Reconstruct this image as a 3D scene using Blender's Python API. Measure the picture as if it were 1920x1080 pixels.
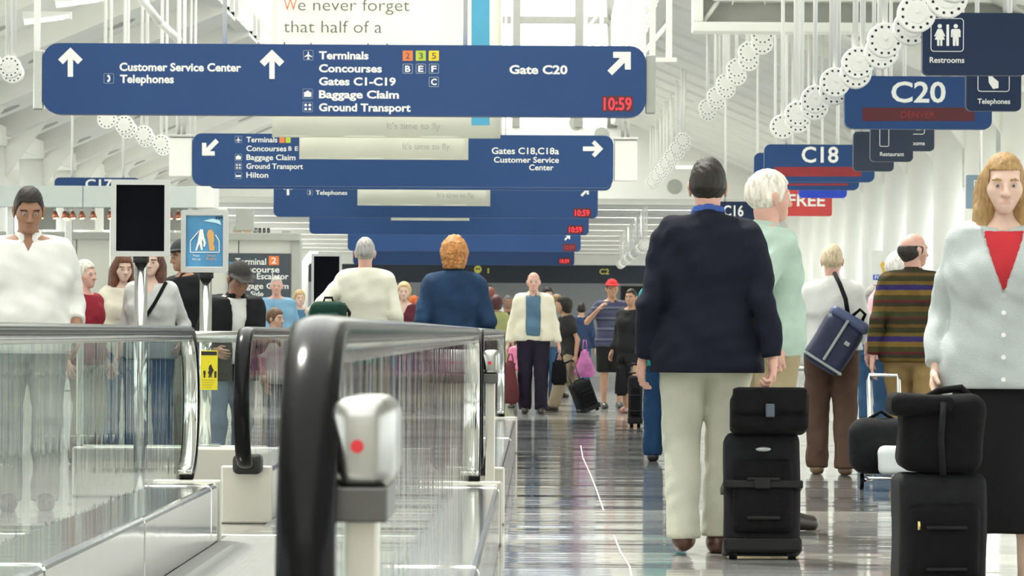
import bpy, bmesh, math, random
import numpy as np
from mathutils import Vector, Matrix
random.seed(7); np.random.seed(7)
for o in list(bpy.data.objects): bpy.data.objects.remove(o)
scene = bpy.context.scene
C = scene.collection
# ------------------------------------------------------------------ camera
# long lens at hip height; 7000 px focal length over a 1920 px frame
FPX = 7000.0; VX, VY = 1009.0, 624.0; ROLL = 0.0055; CAMZ = 1.0
cam_d = bpy.data.cameras.new('camera'); cam = bpy.data.objects.new('camera', cam_d); C.objects.link(cam)
cam_d.sensor_width = 36.0; cam_d.lens = FPX/1920*36
cam_d.shift_x = -(VX-960)/1920; cam_d.shift_y = (VY-540)/1920
cam_d.clip_start = 0.2; cam_d.clip_end = 900
cr, sr = math.cos(ROLL), math.sin(ROLL)
cam.matrix_world = Matrix(((cr, -sr, 0, 0), (0, 0, -1, 0), (sr, cr, 0, CAMZ), (0, 0, 0, 1)))
cam_d.dof.use_dof = True; cam_d.dof.focus_distance = 19.0; cam_d.dof.aperture_fstop = 18
scene.camera = cam
# ------------------------------------------------------------------ sky, sun, exposure
w = bpy.data.worlds.new('sky'); scene.world = w; w.use_nodes = True
bg = w.node_tree.nodes['Background']; bg.inputs[0].default_value = (1.0, 0.985, 0.94, 1); bg.inputs[1].default_value = 4.2
sun_d = bpy.data.lights.new('sun', 'SUN'); sun_d.energy = 7.0; sun_d.angle = math.radians(4); sun_d.color = (1.0, 0.95, 0.86)
sun = bpy.data.objects.new('sun', sun_d); C.objects.link(sun)
sun.rotation_euler = (math.radians(-28), math.radians(-17), 0)
vs = scene.view_settings; vs.view_transform = 'Standard'; vs.look = 'None'; vs.gamma = 1.0; vs.use_curve_mapping = False; vs.exposure = -0.24
cy = scene.cycles; cy.use_denoising = True; cy.max_bounces = 8; cy.diffuse_bounces = 4; cy.glossy_bounces = 4
cy.transparent_max_bounces = 16; cy.transmission_bounces = 4; cy.sample_clamp_indirect = 6.0; cy.caustics_reflective = False; cy.caustics_refractive = False

def at(px, py, Y):
    """world point seen at photo pixel (px, py) standing Y metres away"""
    s = FPX/Y; a = (px-VX)/s; b = -(py-VY)/s
    return Vector((a*cr - b*sr, Y, CAMZ + a*sr + b*cr))
def Ys(s): return FPX/s

# ------------------------------------------------------------------ materials
MATS = {}
def nt(name):
    m = bpy.data.materials.new(name); m.use_nodes = True
    n = m.node_tree.nodes; l = m.node_tree.links
    return m, n, l, n['Principled BSDF']
def mat(name, col, rough=0.5, metal=0.0, var=0.06, scale=6.0, bump=0.0, bscale=60.0, spec=0.5, emit=None, stretch=(1, 1, 1), sheen=0.0):
    if name in MATS: return MATS[name]
    m, n, l, p = nt(name)
    p.inputs['Roughness'].default_value = rough; p.inputs['Metallic'].default_value = metal
    p.inputs['Specular IOR Level'].default_value = spec
    if sheen: p.inputs['Sheen Weight'].default_value = sheen
    tc = n.new('ShaderNodeTexCoord'); mp = n.new('ShaderNodeMapping'); mp.inputs['Scale'].default_value = stretch
    l.new(tc.outputs['Object'], mp.inputs[0])
    nz = n.new('ShaderNodeTexNoise'); nz.inputs['Scale'].default_value = scale; nz.inputs['Detail'].default_value = 4
    l.new(mp.outputs[0], nz.inputs['Vector'])
    cr_ = n.new('ShaderNodeValToRGB'); e = cr_.color_ramp.elements
    e[0].position = 0.25; e[1].position = 0.75
    e[0].color = (*[max(0, c*(1-var)) for c in col], 1); e[1].color = (*[min(1, c*(1+var)) for c in col], 1)
    l.new(nz.outputs['Fac'], cr_.inputs[0]); l.new(cr_.outputs[0], p.inputs['Base Color'])
    if bump:
        n2 = n.new('ShaderNodeTexNoise'); n2.inputs['Scale'].default_value = bscale; l.new(mp.outputs[0], n2.inputs['Vector'])
        b = n.new('ShaderNodeBump'); b.inputs['Strength'].default_value = bump; b.inputs['Distance'].default_value = 0.01
        l.new(n2.outputs['Fac'], b.inputs['Height']); l.new(b.outputs[0], p.inputs['Normal'])
    if emit:
        p.inputs['Emission Color'].default_value = (*emit[0], 1); p.inputs['Emission Strength'].default_value = emit[1]
    MATS[name] = m
    return m
def cloth(name, col, var=0.12, rough=0.88): return mat('cloth_'+name, col, rough, 0, var, 9, 0.35, 220, 0.2)
def skin(name, col): return mat('skin_'+name, col, 0.55, 0, 0.08, 14, 0.05, 90, 0.35)
def hairm(name, col): return mat('hair_'+name, col, 0.55, 0, 0.4, 40, 0.5, 120, 0.3, stretch=(1.6, 1.6, 0.35))
def glass_mat(name, tint, bump=0.0, stretch=(1, 1, 1), boost=0.0, rough=0.02, bscale=8.0, ior=1.4):
    if name in MATS: return MATS[name]
    m, n, l, p = nt(name); n.remove(p)
    out = n['Material Output']
    tr = n.new('ShaderNodeBsdfTransparent'); tr.inputs[0].default_value = (*tint, 1)
    gl = n.new('ShaderNodeBsdfGlossy'); gl.inputs['Roughness'].default_value = rough; gl.inputs[0].default_value = (0.95, 0.97, 0.96, 1)
    fr = n.new('ShaderNodeFresnel'); fr.inputs[0].default_value = ior
    mx = n.new('ShaderNodeMixShader'); l.new(tr.outputs[0], mx.inputs[1]); l.new(gl.outputs[0], mx.inputs[2]); l.new(mx.outputs[0], out.inputs[0])
    ad = n.new('ShaderNodeMath'); ad.operation = 'ADD'; ad.use_clamp = True; ad.inputs[1].default_value = boost
    # a thin pane reflects once, at the face turned to the ray
    ge = n.new('ShaderNodeNewGeometry'); iv = n.new('ShaderNodeMath'); iv.operation = 'SUBTRACT'; iv.inputs[0].default_value = 1.0; l.new(ge.outputs['Backfacing'], iv.inputs[1])
    mu = n.new('ShaderNodeMath'); mu.operation = 'MULTIPLY'; l.new(ad.outputs[0], mu.inputs[0]); l.new(iv.outputs[0], mu.inputs[1])
    l.new(fr.outputs[0], ad.inputs[0]); l.new(mu.outputs[0], mx.inputs[0])
    if bump:
        tc = n.new('ShaderNodeTexCoord'); mp = n.new('ShaderNodeMapping'); mp.inputs['Scale'].default_value = stretch
        nz = n.new('ShaderNodeTexNoise'); nz.inputs['Scale'].default_value = bscale; nz.inputs['Detail'].default_value = 3
        l.new(tc.outputs['Object'], mp.inputs[0]); l.new(mp.outputs[0], nz.inputs['Vector'])
        b = n.new('ShaderNodeBump'); b.inputs['Strength'].default_value = bump; b.inputs['Distance'].default_value = 0.02
        l.new(nz.outputs['Fac'], b.inputs['Height']); l.new(b.outputs[0], gl.inputs['Normal'])
    MATS[name] = m
    return m
def stripes(name, bands, rough=0.9, axis=2, period=1.0, wob=0.01):
    """colour bands along one object axis: bands = [(pos, rgb), ...] over one period"""
    m, n, l, p = nt(name); p.inputs['Roughness'].default_value = rough; p.inputs['Specular IOR Level'].default_value = 0.2
    tc = n.new('ShaderNodeTexCoord'); sx = n.new('ShaderNodeSeparateXYZ'); l.new(tc.outputs['Object'], sx.inputs[0])
    nz = n.new('ShaderNodeTexNoise'); nz.inputs['Scale'].default_value = 45; l.new(tc.outputs['Object'], nz.inputs['Vector'])
    ma = n.new('ShaderNodeMath'); ma.operation = 'MULTIPLY_ADD'; ma.inputs[1].default_value = wob; l.new(nz.outputs['Fac'], ma.inputs[0]); l.new(sx.outputs[axis], ma.inputs[2])
    dv = n.new('ShaderNodeMath'); dv.operation = 'DIVIDE'; dv.inputs[1].default_value = period; l.new(ma.outputs[0], dv.inputs[0])
    fr = n.new('ShaderNodeMath'); fr.operation = 'FRACT'; l.new(dv.outputs[0], fr.inputs[0])
    r = n.new('ShaderNodeValToRGB'); r.color_ramp.interpolation = 'CONSTANT'; el = r.color_ramp.elements
    for i, (pos, c) in enumerate(bands):
        e = el[i] if i < 2 else el.new(pos)
        e.position = pos; e.color = (*c, 1)
    l.new(fr.outputs[0], r.inputs[0]); l.new(r.outputs[0], p.inputs['Base Color'])
    return m

M_white = mat('white_paint', (0.86, 0.855, 0.80), 0.5, var=0.04, scale=1.5)
M_white2 = mat('white_steel', (0.90, 0.895, 0.85), 0.35, var=0.03, scale=2)
M_grey_paint = mat('grey_paint', (0.42, 0.43, 0.39), 0.5, var=0.05)
M_cream = mat('cream_wall', (0.74, 0.73, 0.66), 0.6, var=0.03, scale=1)
M_green_grey = mat('pale_green_grey', (0.58, 0.64, 0.61), 0.45, var=0.03)
M_steel = mat('brushed_steel', (0.60, 0.60, 0.58), 0.26, 1.0, 0.06, 5, 0.03, 7, stretch=(3, 0.5, 6))
M_polish = mat('polished_steel', (0.74, 0.74, 0.72), 0.12, 1.0, 0.05, 4, 0.10, 5, stretch=(1.5, 1.2, 1.5))
M_dsteel = mat('dark_steel', (0.10, 0.10, 0.095), 0.4, 0.7, 0.1)
M_rubber = mat('black_rubber', (0.008, 0.008, 0.009), 0.16, 0, 0.2, 4, 0.05, 4, spec=0.09)
M_matblack = mat('matte_black', (0.015, 0.015, 0.016), 0.6, 0, 0.2)
M_screen = mat('black_screen', (0.003, 0.0035, 0.006), 0.6, 0, 0.5, 3, spec=0.05)
M_blue = mat('sign_blue', (0.017, 0.062, 0.195), 0.42, 0, 0.06, 1.2, spec=0.35)
M_navy = mat('sign_navy', (0.007, 0.022, 0.070), 0.42, 0, 0.06, 1.2, spec=0.35)
M_slate = mat('sign_slate', (0.022, 0.036, 0.065), 0.42, 0, 0.06, 1.2)
M_letter = mat('letter_white', (0.90, 0.90, 0.85), 0.5, 0, 0.02)
M_led = mat('led_red', (0.5, 0.02, 0.03), 0.5, 0, 0.05, emit=((1.0, 0.03, 0.05), 1.6))
M_leddim = mat('led_red_dim', (0.3, 0.02, 0.03), 0.5, 0, 0.05, emit=((1.0, 0.03, 0.05), 0.25))
M_ledplate = mat('led_plate', (0.10, 0.012, 0.018), 0.4, 0, 0.15, 8)
M_ledplate2 = mat('led_plate_red', (0.30, 0.022, 0.03), 0.4, 0, 0.15, 8)
M_orange = mat('square_orange', (0.85, 0.22, 0.06), 0.5)
M_lime = mat('square_lime', (0.50, 0.62, 0.05), 0.5)
M_yellow = mat('square_yellow', (0.90, 0.66, 0.02), 0.5)
M_red = mat('sign_red', (0.62, 0.06, 0.06), 0.45)
M_brightblue = mat('bright_blue', (0.02, 0.06, 0.55), 0.4)
M_banner = mat('banner_cream', (0.88, 0.88, 0.80), 0.7, 0, 0.02, 2)
def fabric_banner(m):
    n, l = m.node_tree.nodes, m.node_tree.links; p = n['Principled BSDF']; tl = n.new('ShaderNodeBsdfTranslucent'); mx = n.new('ShaderNodeMixShader'); mx.inputs[0].default_value = 0.6
    tl.inputs[0].default_value = (0.92, 0.92, 0.84, 1); l.new(p.outputs[0], mx.inputs[1]); l.new(tl.outputs[0], mx.inputs[2]); l.new(mx.outputs[0], n['Material Output'].inputs[0])
fabric_banner(M_banner)
M_bannerblue = mat('banner_blue', (0.10, 0.42, 0.62), 0.7)
M_greytext = mat('banner_grey', (0.15, 0.16, 0.16), 0.7)
M_lighttext = mat('banner_light_grey', (0.36, 0.36, 0.33), 0.7)
M_orangetext = mat('banner_orange', (0.70, 0.16, 0.05), 0.7)
M_sky_glass = glass_mat('window_glass', (0.93, 0.96, 0.96), boost=0.0)
M_rail_glass = glass_mat('balustrade_glass', (0.93, 0.965, 0.95), 0.16, (0.3, 2.4, 0.08), 0.02, 0.015, 2.2, 1.5)

# ------------------------------------------------------------------ mesh helpers
def link(o, parent=None):
    C.objects.link(o)
    if parent: o.parent = parent
    return o
def tag(o, label=None, cat=None, group=None, kind=None):
    if label: o['label'] = label
    if cat: o['category'] = cat
    if group: o['group'] = group
    if kind: o['kind'] = kind
    return o
def thing(name, label, cat, loc=(0, 0, 0), rz=0.0, group=None):
    o = bpy.data.objects.new(name, None); C.objects.link(o); o.empty_display_size = 0.1
    o.location = loc; o.rotation_euler = (0, 0, rz)
    return tag(o, label, cat, group)
def bobj(name, bm, m, parent=None, smooth=False, loc=None):
    me = bpy.data.meshes.new(name); bm.normal_update(); bm.to_mesh(me); bm.free()
    for x in (m if isinstance(m, (list, tuple)) else [m]): me.materials.append(x)
    if smooth: me.polygons.foreach_set('use_smooth', [True]*len(me.polygons))
    o = bpy.data.objects.new(name, me); link(o, parent)
    if loc is not None: o.location = loc
    return o
def add_box(bm, lo, hi, bevel=0.0, seg=2):
    lo, hi = Vector(lo), Vector(hi)
    r = bmesh.ops.create_cube(bm, size=1.0); vv = r['verts']
    c, d = (lo+hi)/2, hi-lo
    for v in vv: v.co = Vector((v.co.x*d.x, v.co.y*d.y, v.co.z*d.z)) + c
    if bevel:
        es = list({e for v in vv for e in v.link_edges})
        bmesh.ops.bevel(bm, geom=es, offset=min(bevel, 0.49*min(d)), segments=seg, affect='EDGES', profile=0.5)
def box(name, lo, hi, m, parent=None, bevel=0.0, seg=2, smooth=False, loc=None):
    bm = bmesh.new(); add_box(bm, lo, hi, bevel, seg)
    return bobj(name, bm, m, parent, smooth, loc)
def add_cyl(bm, a, b, r1, r2=None, n=16, caps=True):
    a, b = Vector(a), Vector(b); d = b-a; r2 = r1 if r2 is None else r2
    q = d.to_track_quat('Z', 'Y'); M = Matrix.Translation((a+b)/2) @ q.to_matrix().to_4x4()
    bmesh.ops.create_cone(bm, cap_ends=caps, segments=n, radius1=r1, radius2=r2, depth=d.length, matrix=M)
def cyl(name, a, b, r1, m, parent=None, r2=None, n=16, smooth=False):
    bm = bmesh.new(); add_cyl(bm, a, b, r1, r2, n)
    o = bobj(name, bm, m, parent)
    me = o.data; me.polygons.foreach_set('use_smooth', [len(p.vertices) == 4 for p in me.polygons])
    return o
def add_prism(bm, pts, y0, y1):
    """polygon in the XZ plane extruded from y0 to y1"""
    f = [bm.verts.new((x, y0, z)) for x, z in pts]; b = [bm.verts.new((x, y1, z)) for x, z in pts]
    bm.faces.new(f); bm.faces.new(b[::-1]); k = len(pts)
    for i in range(k): bm.faces.new((f[(i+1) % k], f[i], b[i], b[(i+1) % k]))
    bmesh.ops.recalc_face_normals(bm, faces=bm.faces)
def prism(name, pts, y0, y1, m, parent=None, loc=None):
    bm = bmesh.new(); add_prism(bm, pts, y0, y1); return bobj(name, bm, m, parent, loc=loc)
def tube(name, path, r, m, parent=None, n=8, closed=False):
    """round tube swept along a list of points"""
    P = [Vector(p) for p in path]; bm = bmesh.new(); rings = []
    for i, p in enumerate(P):
        t = (P[min(i+1, len(P)-1)]-P[max(i-1, 0)]).normalized()
        u = t.cross(Vector((0, 0, 1))) if abs(t.z) < 0.95 else t.cross(Vector((0, 1, 0)))
        u.normalize(); v = t.cross(u)
        rings.append([bm.verts.new(p + (u*math.cos(2*math.pi*k/n) + v*math.sin(2*math.pi*k/n))*r) for k in range(n)])
    for A, B in zip(rings, rings[1:]):
        for k in range(n): bm.faces.new((A[k], A[(k+1) % n], B[(k+1) % n], B[k]))
    bm.faces.new(rings[0]); bm.faces.new(rings[-1][::-1]); bmesh.ops.recalc_face_normals(bm, faces=bm.faces)
    return bobj(name, bm, m, parent, True)
def rounded(wd, ht, r, n=5):
    pts = []
    for cx, cz, a0 in ((wd/2-r, ht/2-r, 0), (-wd/2+r, ht/2-r, 90), (-wd/2+r, -ht/2+r, 180), (wd/2-r, -ht/2+r, 270)):
        for k in range(n+1):
            a = math.radians(a0+90*k/n); pts.append((cx+r*math.cos(a), cz+r*math.sin(a)))
    return pts
def frame_ring(bm, wd, ht, r, t, y0, y1):
    A = rounded(wd, ht, r); B = rounded(wd-2*t, ht-2*t, max(r-t, 0.002)); k = len(A)
    vs_ = [[bm.verts.new((x, y, z)) for x, z in P] for P, y in ((A, y0), (B, y0), (A, y1), (B, y1))]
    for i in range(k):
        j = (i+1) % k
        bm.faces.new((vs_[0][i], vs_[0][j], vs_[1][j], vs_[1][i])); bm.faces.new((vs_[2][j], vs_[2][i], vs_[3][i], vs_[3][j]))
        bm.faces.new((vs_[0][j], vs_[0][i], vs_[2][i], vs_[2][j])); bm.faces.new((vs_[1][i], vs_[1][j], vs_[3][j], vs_[3][i]))
    bmesh.ops.recalc_face_normals(bm, faces=bm.faces)
# lettering: built-in font turned into a mesh, fitted to a width and a capital height
def text_mesh(s, bold):
    cu = bpy.data.curves.new('lettering', 'FONT'); cu.body = s; cu.size = 1.0; cu.offset = bold; cu.extrude = 0.0; cu.resolution_u = 3
    o = bpy.data.objects.new('tmp', cu); C.objects.link(o)
    dg = bpy.context.evaluated_depsgraph_get(); dg.update()
    me = bpy.data.meshes.new_from_object(o.evaluated_get(dg)); bpy.data.objects.remove(o); bpy.data.curves.remove(cu)
    co = np.zeros(len(me.vertices)*3); me.vertices.foreach_get('co', co); return me, co.reshape(-1, 3)
CAPH = {}
def lettering(parent, s, x0, x1, base, cap, Y, m, bold=0.032, yf=-0.002, name='lettering', thick=0.0):
    """text between photo columns x0..x1, baseline at row `base`, capitals `cap` px tall, on a face Y metres away"""
    if bold not in CAPH:
        mh, ch = text_mesh('H', bold); CAPH[bold] = ch[:, 1].max()-max(0, ch[:, 1].min()); bpy.data.meshes.remove(mh)
    me, co = text_mesh(s, bold)
    sc = FPX/Y
    W = (x1-x0)/sc; Hc = cap/sc
    mn, mx_ = co[:, 0].min(), co[:, 0].max()
    p = at(x0, base, Y)
    X = (co[:, 0]-mn)/(mx_-mn)*W + p.x; Z = co[:, 1]/CAPH[bold]*Hc + p.z
    L = parent.location
    out = np.stack([X-L.x, np.full_like(X, Y+yf-L.y), Z-L.z], 1)
    me.vertices.foreach_set('co', out.ravel()); me.update()
    me.materials.append(m); me.name = name
    o = bpy.data.objects.new(name, me); link(o, parent)
    return o
def poly_px(parent, name, pts, Y, m, yf=-0.003, th=0.002):
    """flat cut-out shape given by photo pixels on a face Y metres away"""
    L = parent.location; q = [at(x, y, Y) for x, y in pts]
    return prism(name, [(p.x-L.x, p.z-L.z) for p in q], Y+yf-L.y, Y+yf+th-L.y, m, parent)
# ------------------------------------------------------------------ people: bodies and clothes grown from distance fields
EDGES = [(0,1),(2,3),(4,5),(6,7),(0,2),(1,3),(4,6),(5,7),(0,4),(1,5),(2,6),(3,7)]
CORN = np.array([[i & 1, (i >> 1) & 1, (i >> 2) & 1] for i in range(8)])
def surface_net(D, org, h):
    S = D < 0
    nx, ny, nz = D.shape
    cnt = np.zeros((nx-1, ny-1, nz-1), np.int8)
    for c in CORN: cnt += S[c[0]:nx-1+c[0], c[1]:ny-1+c[1], c[2]:nz-1+c[2]]
    act = (cnt > 0) & (cnt < 8); idx = np.argwhere(act)
    if len(idx) == 0: return np.zeros((0, 3)), np.zeros((0, 4), int)
    num = np.full(act.shape, -1, np.int64); num[act] = np.arange(len(idx))
    V = np.stack([D[idx[:, 0]+c[0], idx[:, 1]+c[1], idx[:, 2]+c[2]] for c in CORN], 1)
    P = np.zeros((len(idx), 3)); n = np.zeros(len(idx))
    for a, b in EDGES:
        va, vb = V[:, a], V[:, b]; k = (va < 0) != (vb < 0)
        t = np.where(k, va/np.where(k, va-vb, 1), 0)
        P += k[:, None]*(CORN[a]+t[:, None]*(CORN[b]-CORN[a])); n += k
    verts = org + (idx + P/n[:, None])*h
    Q = []
    for ax in range(3):
        o1, o2 = (ax+1) % 3, (ax+2) % 3
        sl0 = [slice(None)]*3; sl1 = [slice(None)]*3; sl0[ax] = slice(0, -1); sl1[ax] = slice(1, None)
        s0, s1 = S[tuple(sl0)], S[tuple(sl1)]
        e = np.argwhere(s0 != s1); e = e[(e[:, o1] > 0) & (e[:, o2] > 0) & (e[:, o1] < D.shape[o1]-1) & (e[:, o2] < D.shape[o2]-1)]
        ins = s0[e[:, 0], e[:, 1], e[:, 2]]
        def cell(d1, d2):
            f = e.copy(); f[:, o1] -= d1; f[:, o2] -= d2; return num[f[:, 0], f[:, 1], f[:, 2]]
        q = np.stack([cell(1, 1), cell(0, 1), cell(0, 0), cell(1, 0)], 1)
        q[~ins] = q[~ins][:, ::-1]; Q.append(q)
    Q = np.concatenate(Q); return verts, Q[(Q >= 0).all(1)]
class Field:
    def __init__(s, lo, hi, h):
        s.h = h; s.org = np.array(lo, float)-2*h
        s.n = np.ceil((np.array(hi)-s.org)/h).astype(int)+3
        s.ax = [s.org[i]+np.arange(s.n[i])*h for i in range(3)]
        s.D = np.full(tuple(s.n), 0.5)
    def grid(s): return np.meshgrid(*s.ax, indexing='ij', sparse=True)
    def add(s, p, k=0.02, grow=0.0, mul=1.0, sub=False):
        a, b, ra, rb = np.array(p[0], float), np.array(p[1], float), p[2]*mul+grow, p[3]*mul+grow
        nrm = p[4] if len(p) > 4 else None; kf = p[5] if len(p) > 5 else 1.0
        R = max(ra, rb)+0.07; lo, hi = np.minimum(a, b)-R, np.maximum(a, b)+R
        i0 = np.clip(((lo-s.org)/s.h).astype(int), 0, s.n-1); i1 = np.clip(np.ceil((hi-s.org)/s.h).astype(int)+1, 1, s.n)
        if (i1 <= i0).any(): return
        sl = tuple(slice(i0[i], i1[i]) for i in range(3))
        x, y, z = np.meshgrid(*[s.ax[i][sl[i]] for i in range(3)], indexing='ij', sparse=True)
        ba = b-a; L2 = max(ba @ ba, 1e-12)
        qx, qy, qz = x-a[0], y-a[1], z-a[2]
        t = np.clip((qx*ba[0]+qy*ba[1]+qz*ba[2])/L2, 0, 1)
        ex, ey, ez = qx-t*ba[0], qy-t*ba[1], qz-t*ba[2]
        d2 = ex*ex+ey*ey+ez*ez
        if nrm is not None:
            qn = ex*nrm[0]+ey*nrm[1]+ez*nrm[2]; d2 = d2+(kf*kf-1)*qn*qn
        d = np.sqrt(d2)-(ra+t*(rb-ra)); D = s.D[sl]
        if sub:
            hh = np.clip(0.5-0.5*(D+d)/k, 0, 1); s.D[sl] = D*(1-hh)-d*hh+k*hh*(1-hh)
        else:
            hh = np.clip(0.5+0.5*(d-D)/k, 0, 1); s.D[sl] = d*(1-hh)+D*hh-k*hh*(1-hh)
    def mesh(s):
        e = s.D
        e[0] = e[-1] = 0.5; e[:, 0] = e[:, -1] = 0.5; e[:, :, 0] = e[:, :, -1] = 0.5
        return surface_net(e, s.org, s.h)
def bounds(prims, pad=0.05):
    lo = np.min([np.minimum(np.array(p[0]), np.array(p[1]))-max(p[2], p[3]) for p in prims], 0)-pad
    hi = np.max([np.maximum(np.array(p[0]), np.array(p[1]))+max(p[2], p[3]) for p in prims], 0)+pad
    return lo, hi
def np_obj(name, V, Q, mats, parent, midx=None):
    me = bpy.data.meshes.new(name); n, f = len(V), len(Q)
    me.vertices.add(n); me.vertices.foreach_set('co', V.astype(np.float32).ravel())
    me.loops.add(f*4); me.loops.foreach_set('vertex_index', Q.astype(np.int32).ravel())
    me.polygons.add(f); me.polygons.foreach_set('loop_start', np.arange(f, dtype=np.int32)*4)
    me.polygons.foreach_set('use_smooth', np.ones(f, bool))
    for m in mats: me.materials.append(m)
    if midx is not None: me.polygons.foreach_set('material_index', midx.astype(np.int32))
    me.update(calc_edges=True); me.validate()
    o = bpy.data.objects.new(name, me); return link(o, parent)
def ik(a, c, l1, l2, pole):
    a, c, pole = np.array(a, float), np.array(c, float), np.array(pole, float)
    d = c-a; L = np.linalg.norm(d)
    if L > (l1+l2)*0.995: c = a+d/L*(l1+l2)*0.995; d = c-a; L = np.linalg.norm(d)
    u = d/L; x = (l1*l1-l2*l2+L*L)/(2*L); hgt = math.sqrt(max(l1*l1-x*x, 0))
    p = pole-(pole @ u)*u; p /= np.linalg.norm(p)+1e-9
    return a+u*x+p*hgt, c
XN, YN, ZN = (1, 0, 0), (0, 1, 0), (0, 0, 1)
def hand_prims(wrist, d, n, curl, side):
    """palm, four unequal bent fingers and a thumb; d = pointing direction, n = palm side"""
    d = np.array(d, float); d /= np.linalg.norm(d); n = np.array(n, float); n -= (n @ d)*d; n /= np.linalg.norm(n)
    wv = np.cross(d, n)*side
    W = np.array(wrist, float); P = []
    P.append((W-d*0.05, W+d*0.02, 0.027, 0.026, n, 1.25))
    P.append((W+d*0.02+wv*0.012, W+d*0.075+wv*0.022, 0.024, 0.021, n, 1.5)); P.append((W+d*0.02-wv*0.012, W+d*0.072-wv*0.024, 0.024, 0.019, n, 1.5))
    for i, L in enumerate((0.070, 0.080, 0.074, 0.058)):
        b = W+d*(0.088-0.004*abs(i-1))+wv*(0.033-0.0215*i); a1 = curl*0.55; a2 = curl*1.35; a3 = curl*2.1
        v1 = d*math.cos(a1)+n*math.sin(a1); v2 = d*math.cos(a2)+n*math.sin(a2); v3 = d*math.cos(a3)+n*math.sin(a3)
        j1 = b+v1*L*0.45; j2 = j1+v2*L*0.32; j3 = j2+v3*L*0.26
        P += [(b-d*0.02, j1, 0.010, 0.0092), (j1, j2, 0.0092, 0.0085), (j2, j3, 0.0085, 0.0072)]
    tb = W+d*0.028+wv*0.026; t1 = tb+d*0.026+wv*0.022+n*0.012; t2 = t1+d*0.030+wv*0.006+n*0.012*(1+curl)
    P += [(tb, t1, 0.015, 0.0118), (t1, t2, 0.0115, 0.0085)]
    return P
def rot_head(V, yaw, pitch, piv, off):
    R = np.array(Matrix.Rotation(yaw, 3, 'Z') @ Matrix.Rotation(pitch, 3, 'X'))
    return (V-piv) @ R.T + piv + off
def wrinkle(f, amp, seed):
    x, y, z = f.grid(); r = random.Random(seed); p1, p2, p3 = (r.uniform(0, 6) for _ in range(3))
    f.D += amp*(np.sin(23*z+4*np.sin(8*x+p1)+5*y+p2)*np.sin(11*x+9*y+p3) + 0.7*np.sin(34*x-15*z+3*np.sin(9*z+p2)+p1)*np.sin(7*y+6*z+p3) + 0.45*np.sin(58*z+31*x+5*np.sin(9*y+p1)+p3)*np.sin(13*z-9*x+p2))
EYE_W = mat('eye_white', (0.42, 0.36, 0.33), 0.3); EYE_D = mat('eye_dark', (0.03, 0.02, 0.015), 0.2); LIPS = {}
def zcut_pts(style):
    if style == 'short': return [-0.12, -0.085, -0.055, -0.03, 0.0, 0.05, 0.12], [1.705, 1.69, 1.665, 1.605, 1.600, 1.545, 1.53]
    if style == 'bob': return [-0.12, -0.085, -0.055, -0.035, 0.0, 0.05, 0.12], [1.70, 1.685, 1.64, 1.56, 1.535, 1.52, 1.52]
    return [-0.12, -0.09, -0.06, -0.035, 0.0, 0.12], [1.715, 1.69, 1.62, 1.2, 1.2, 1.2]
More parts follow.
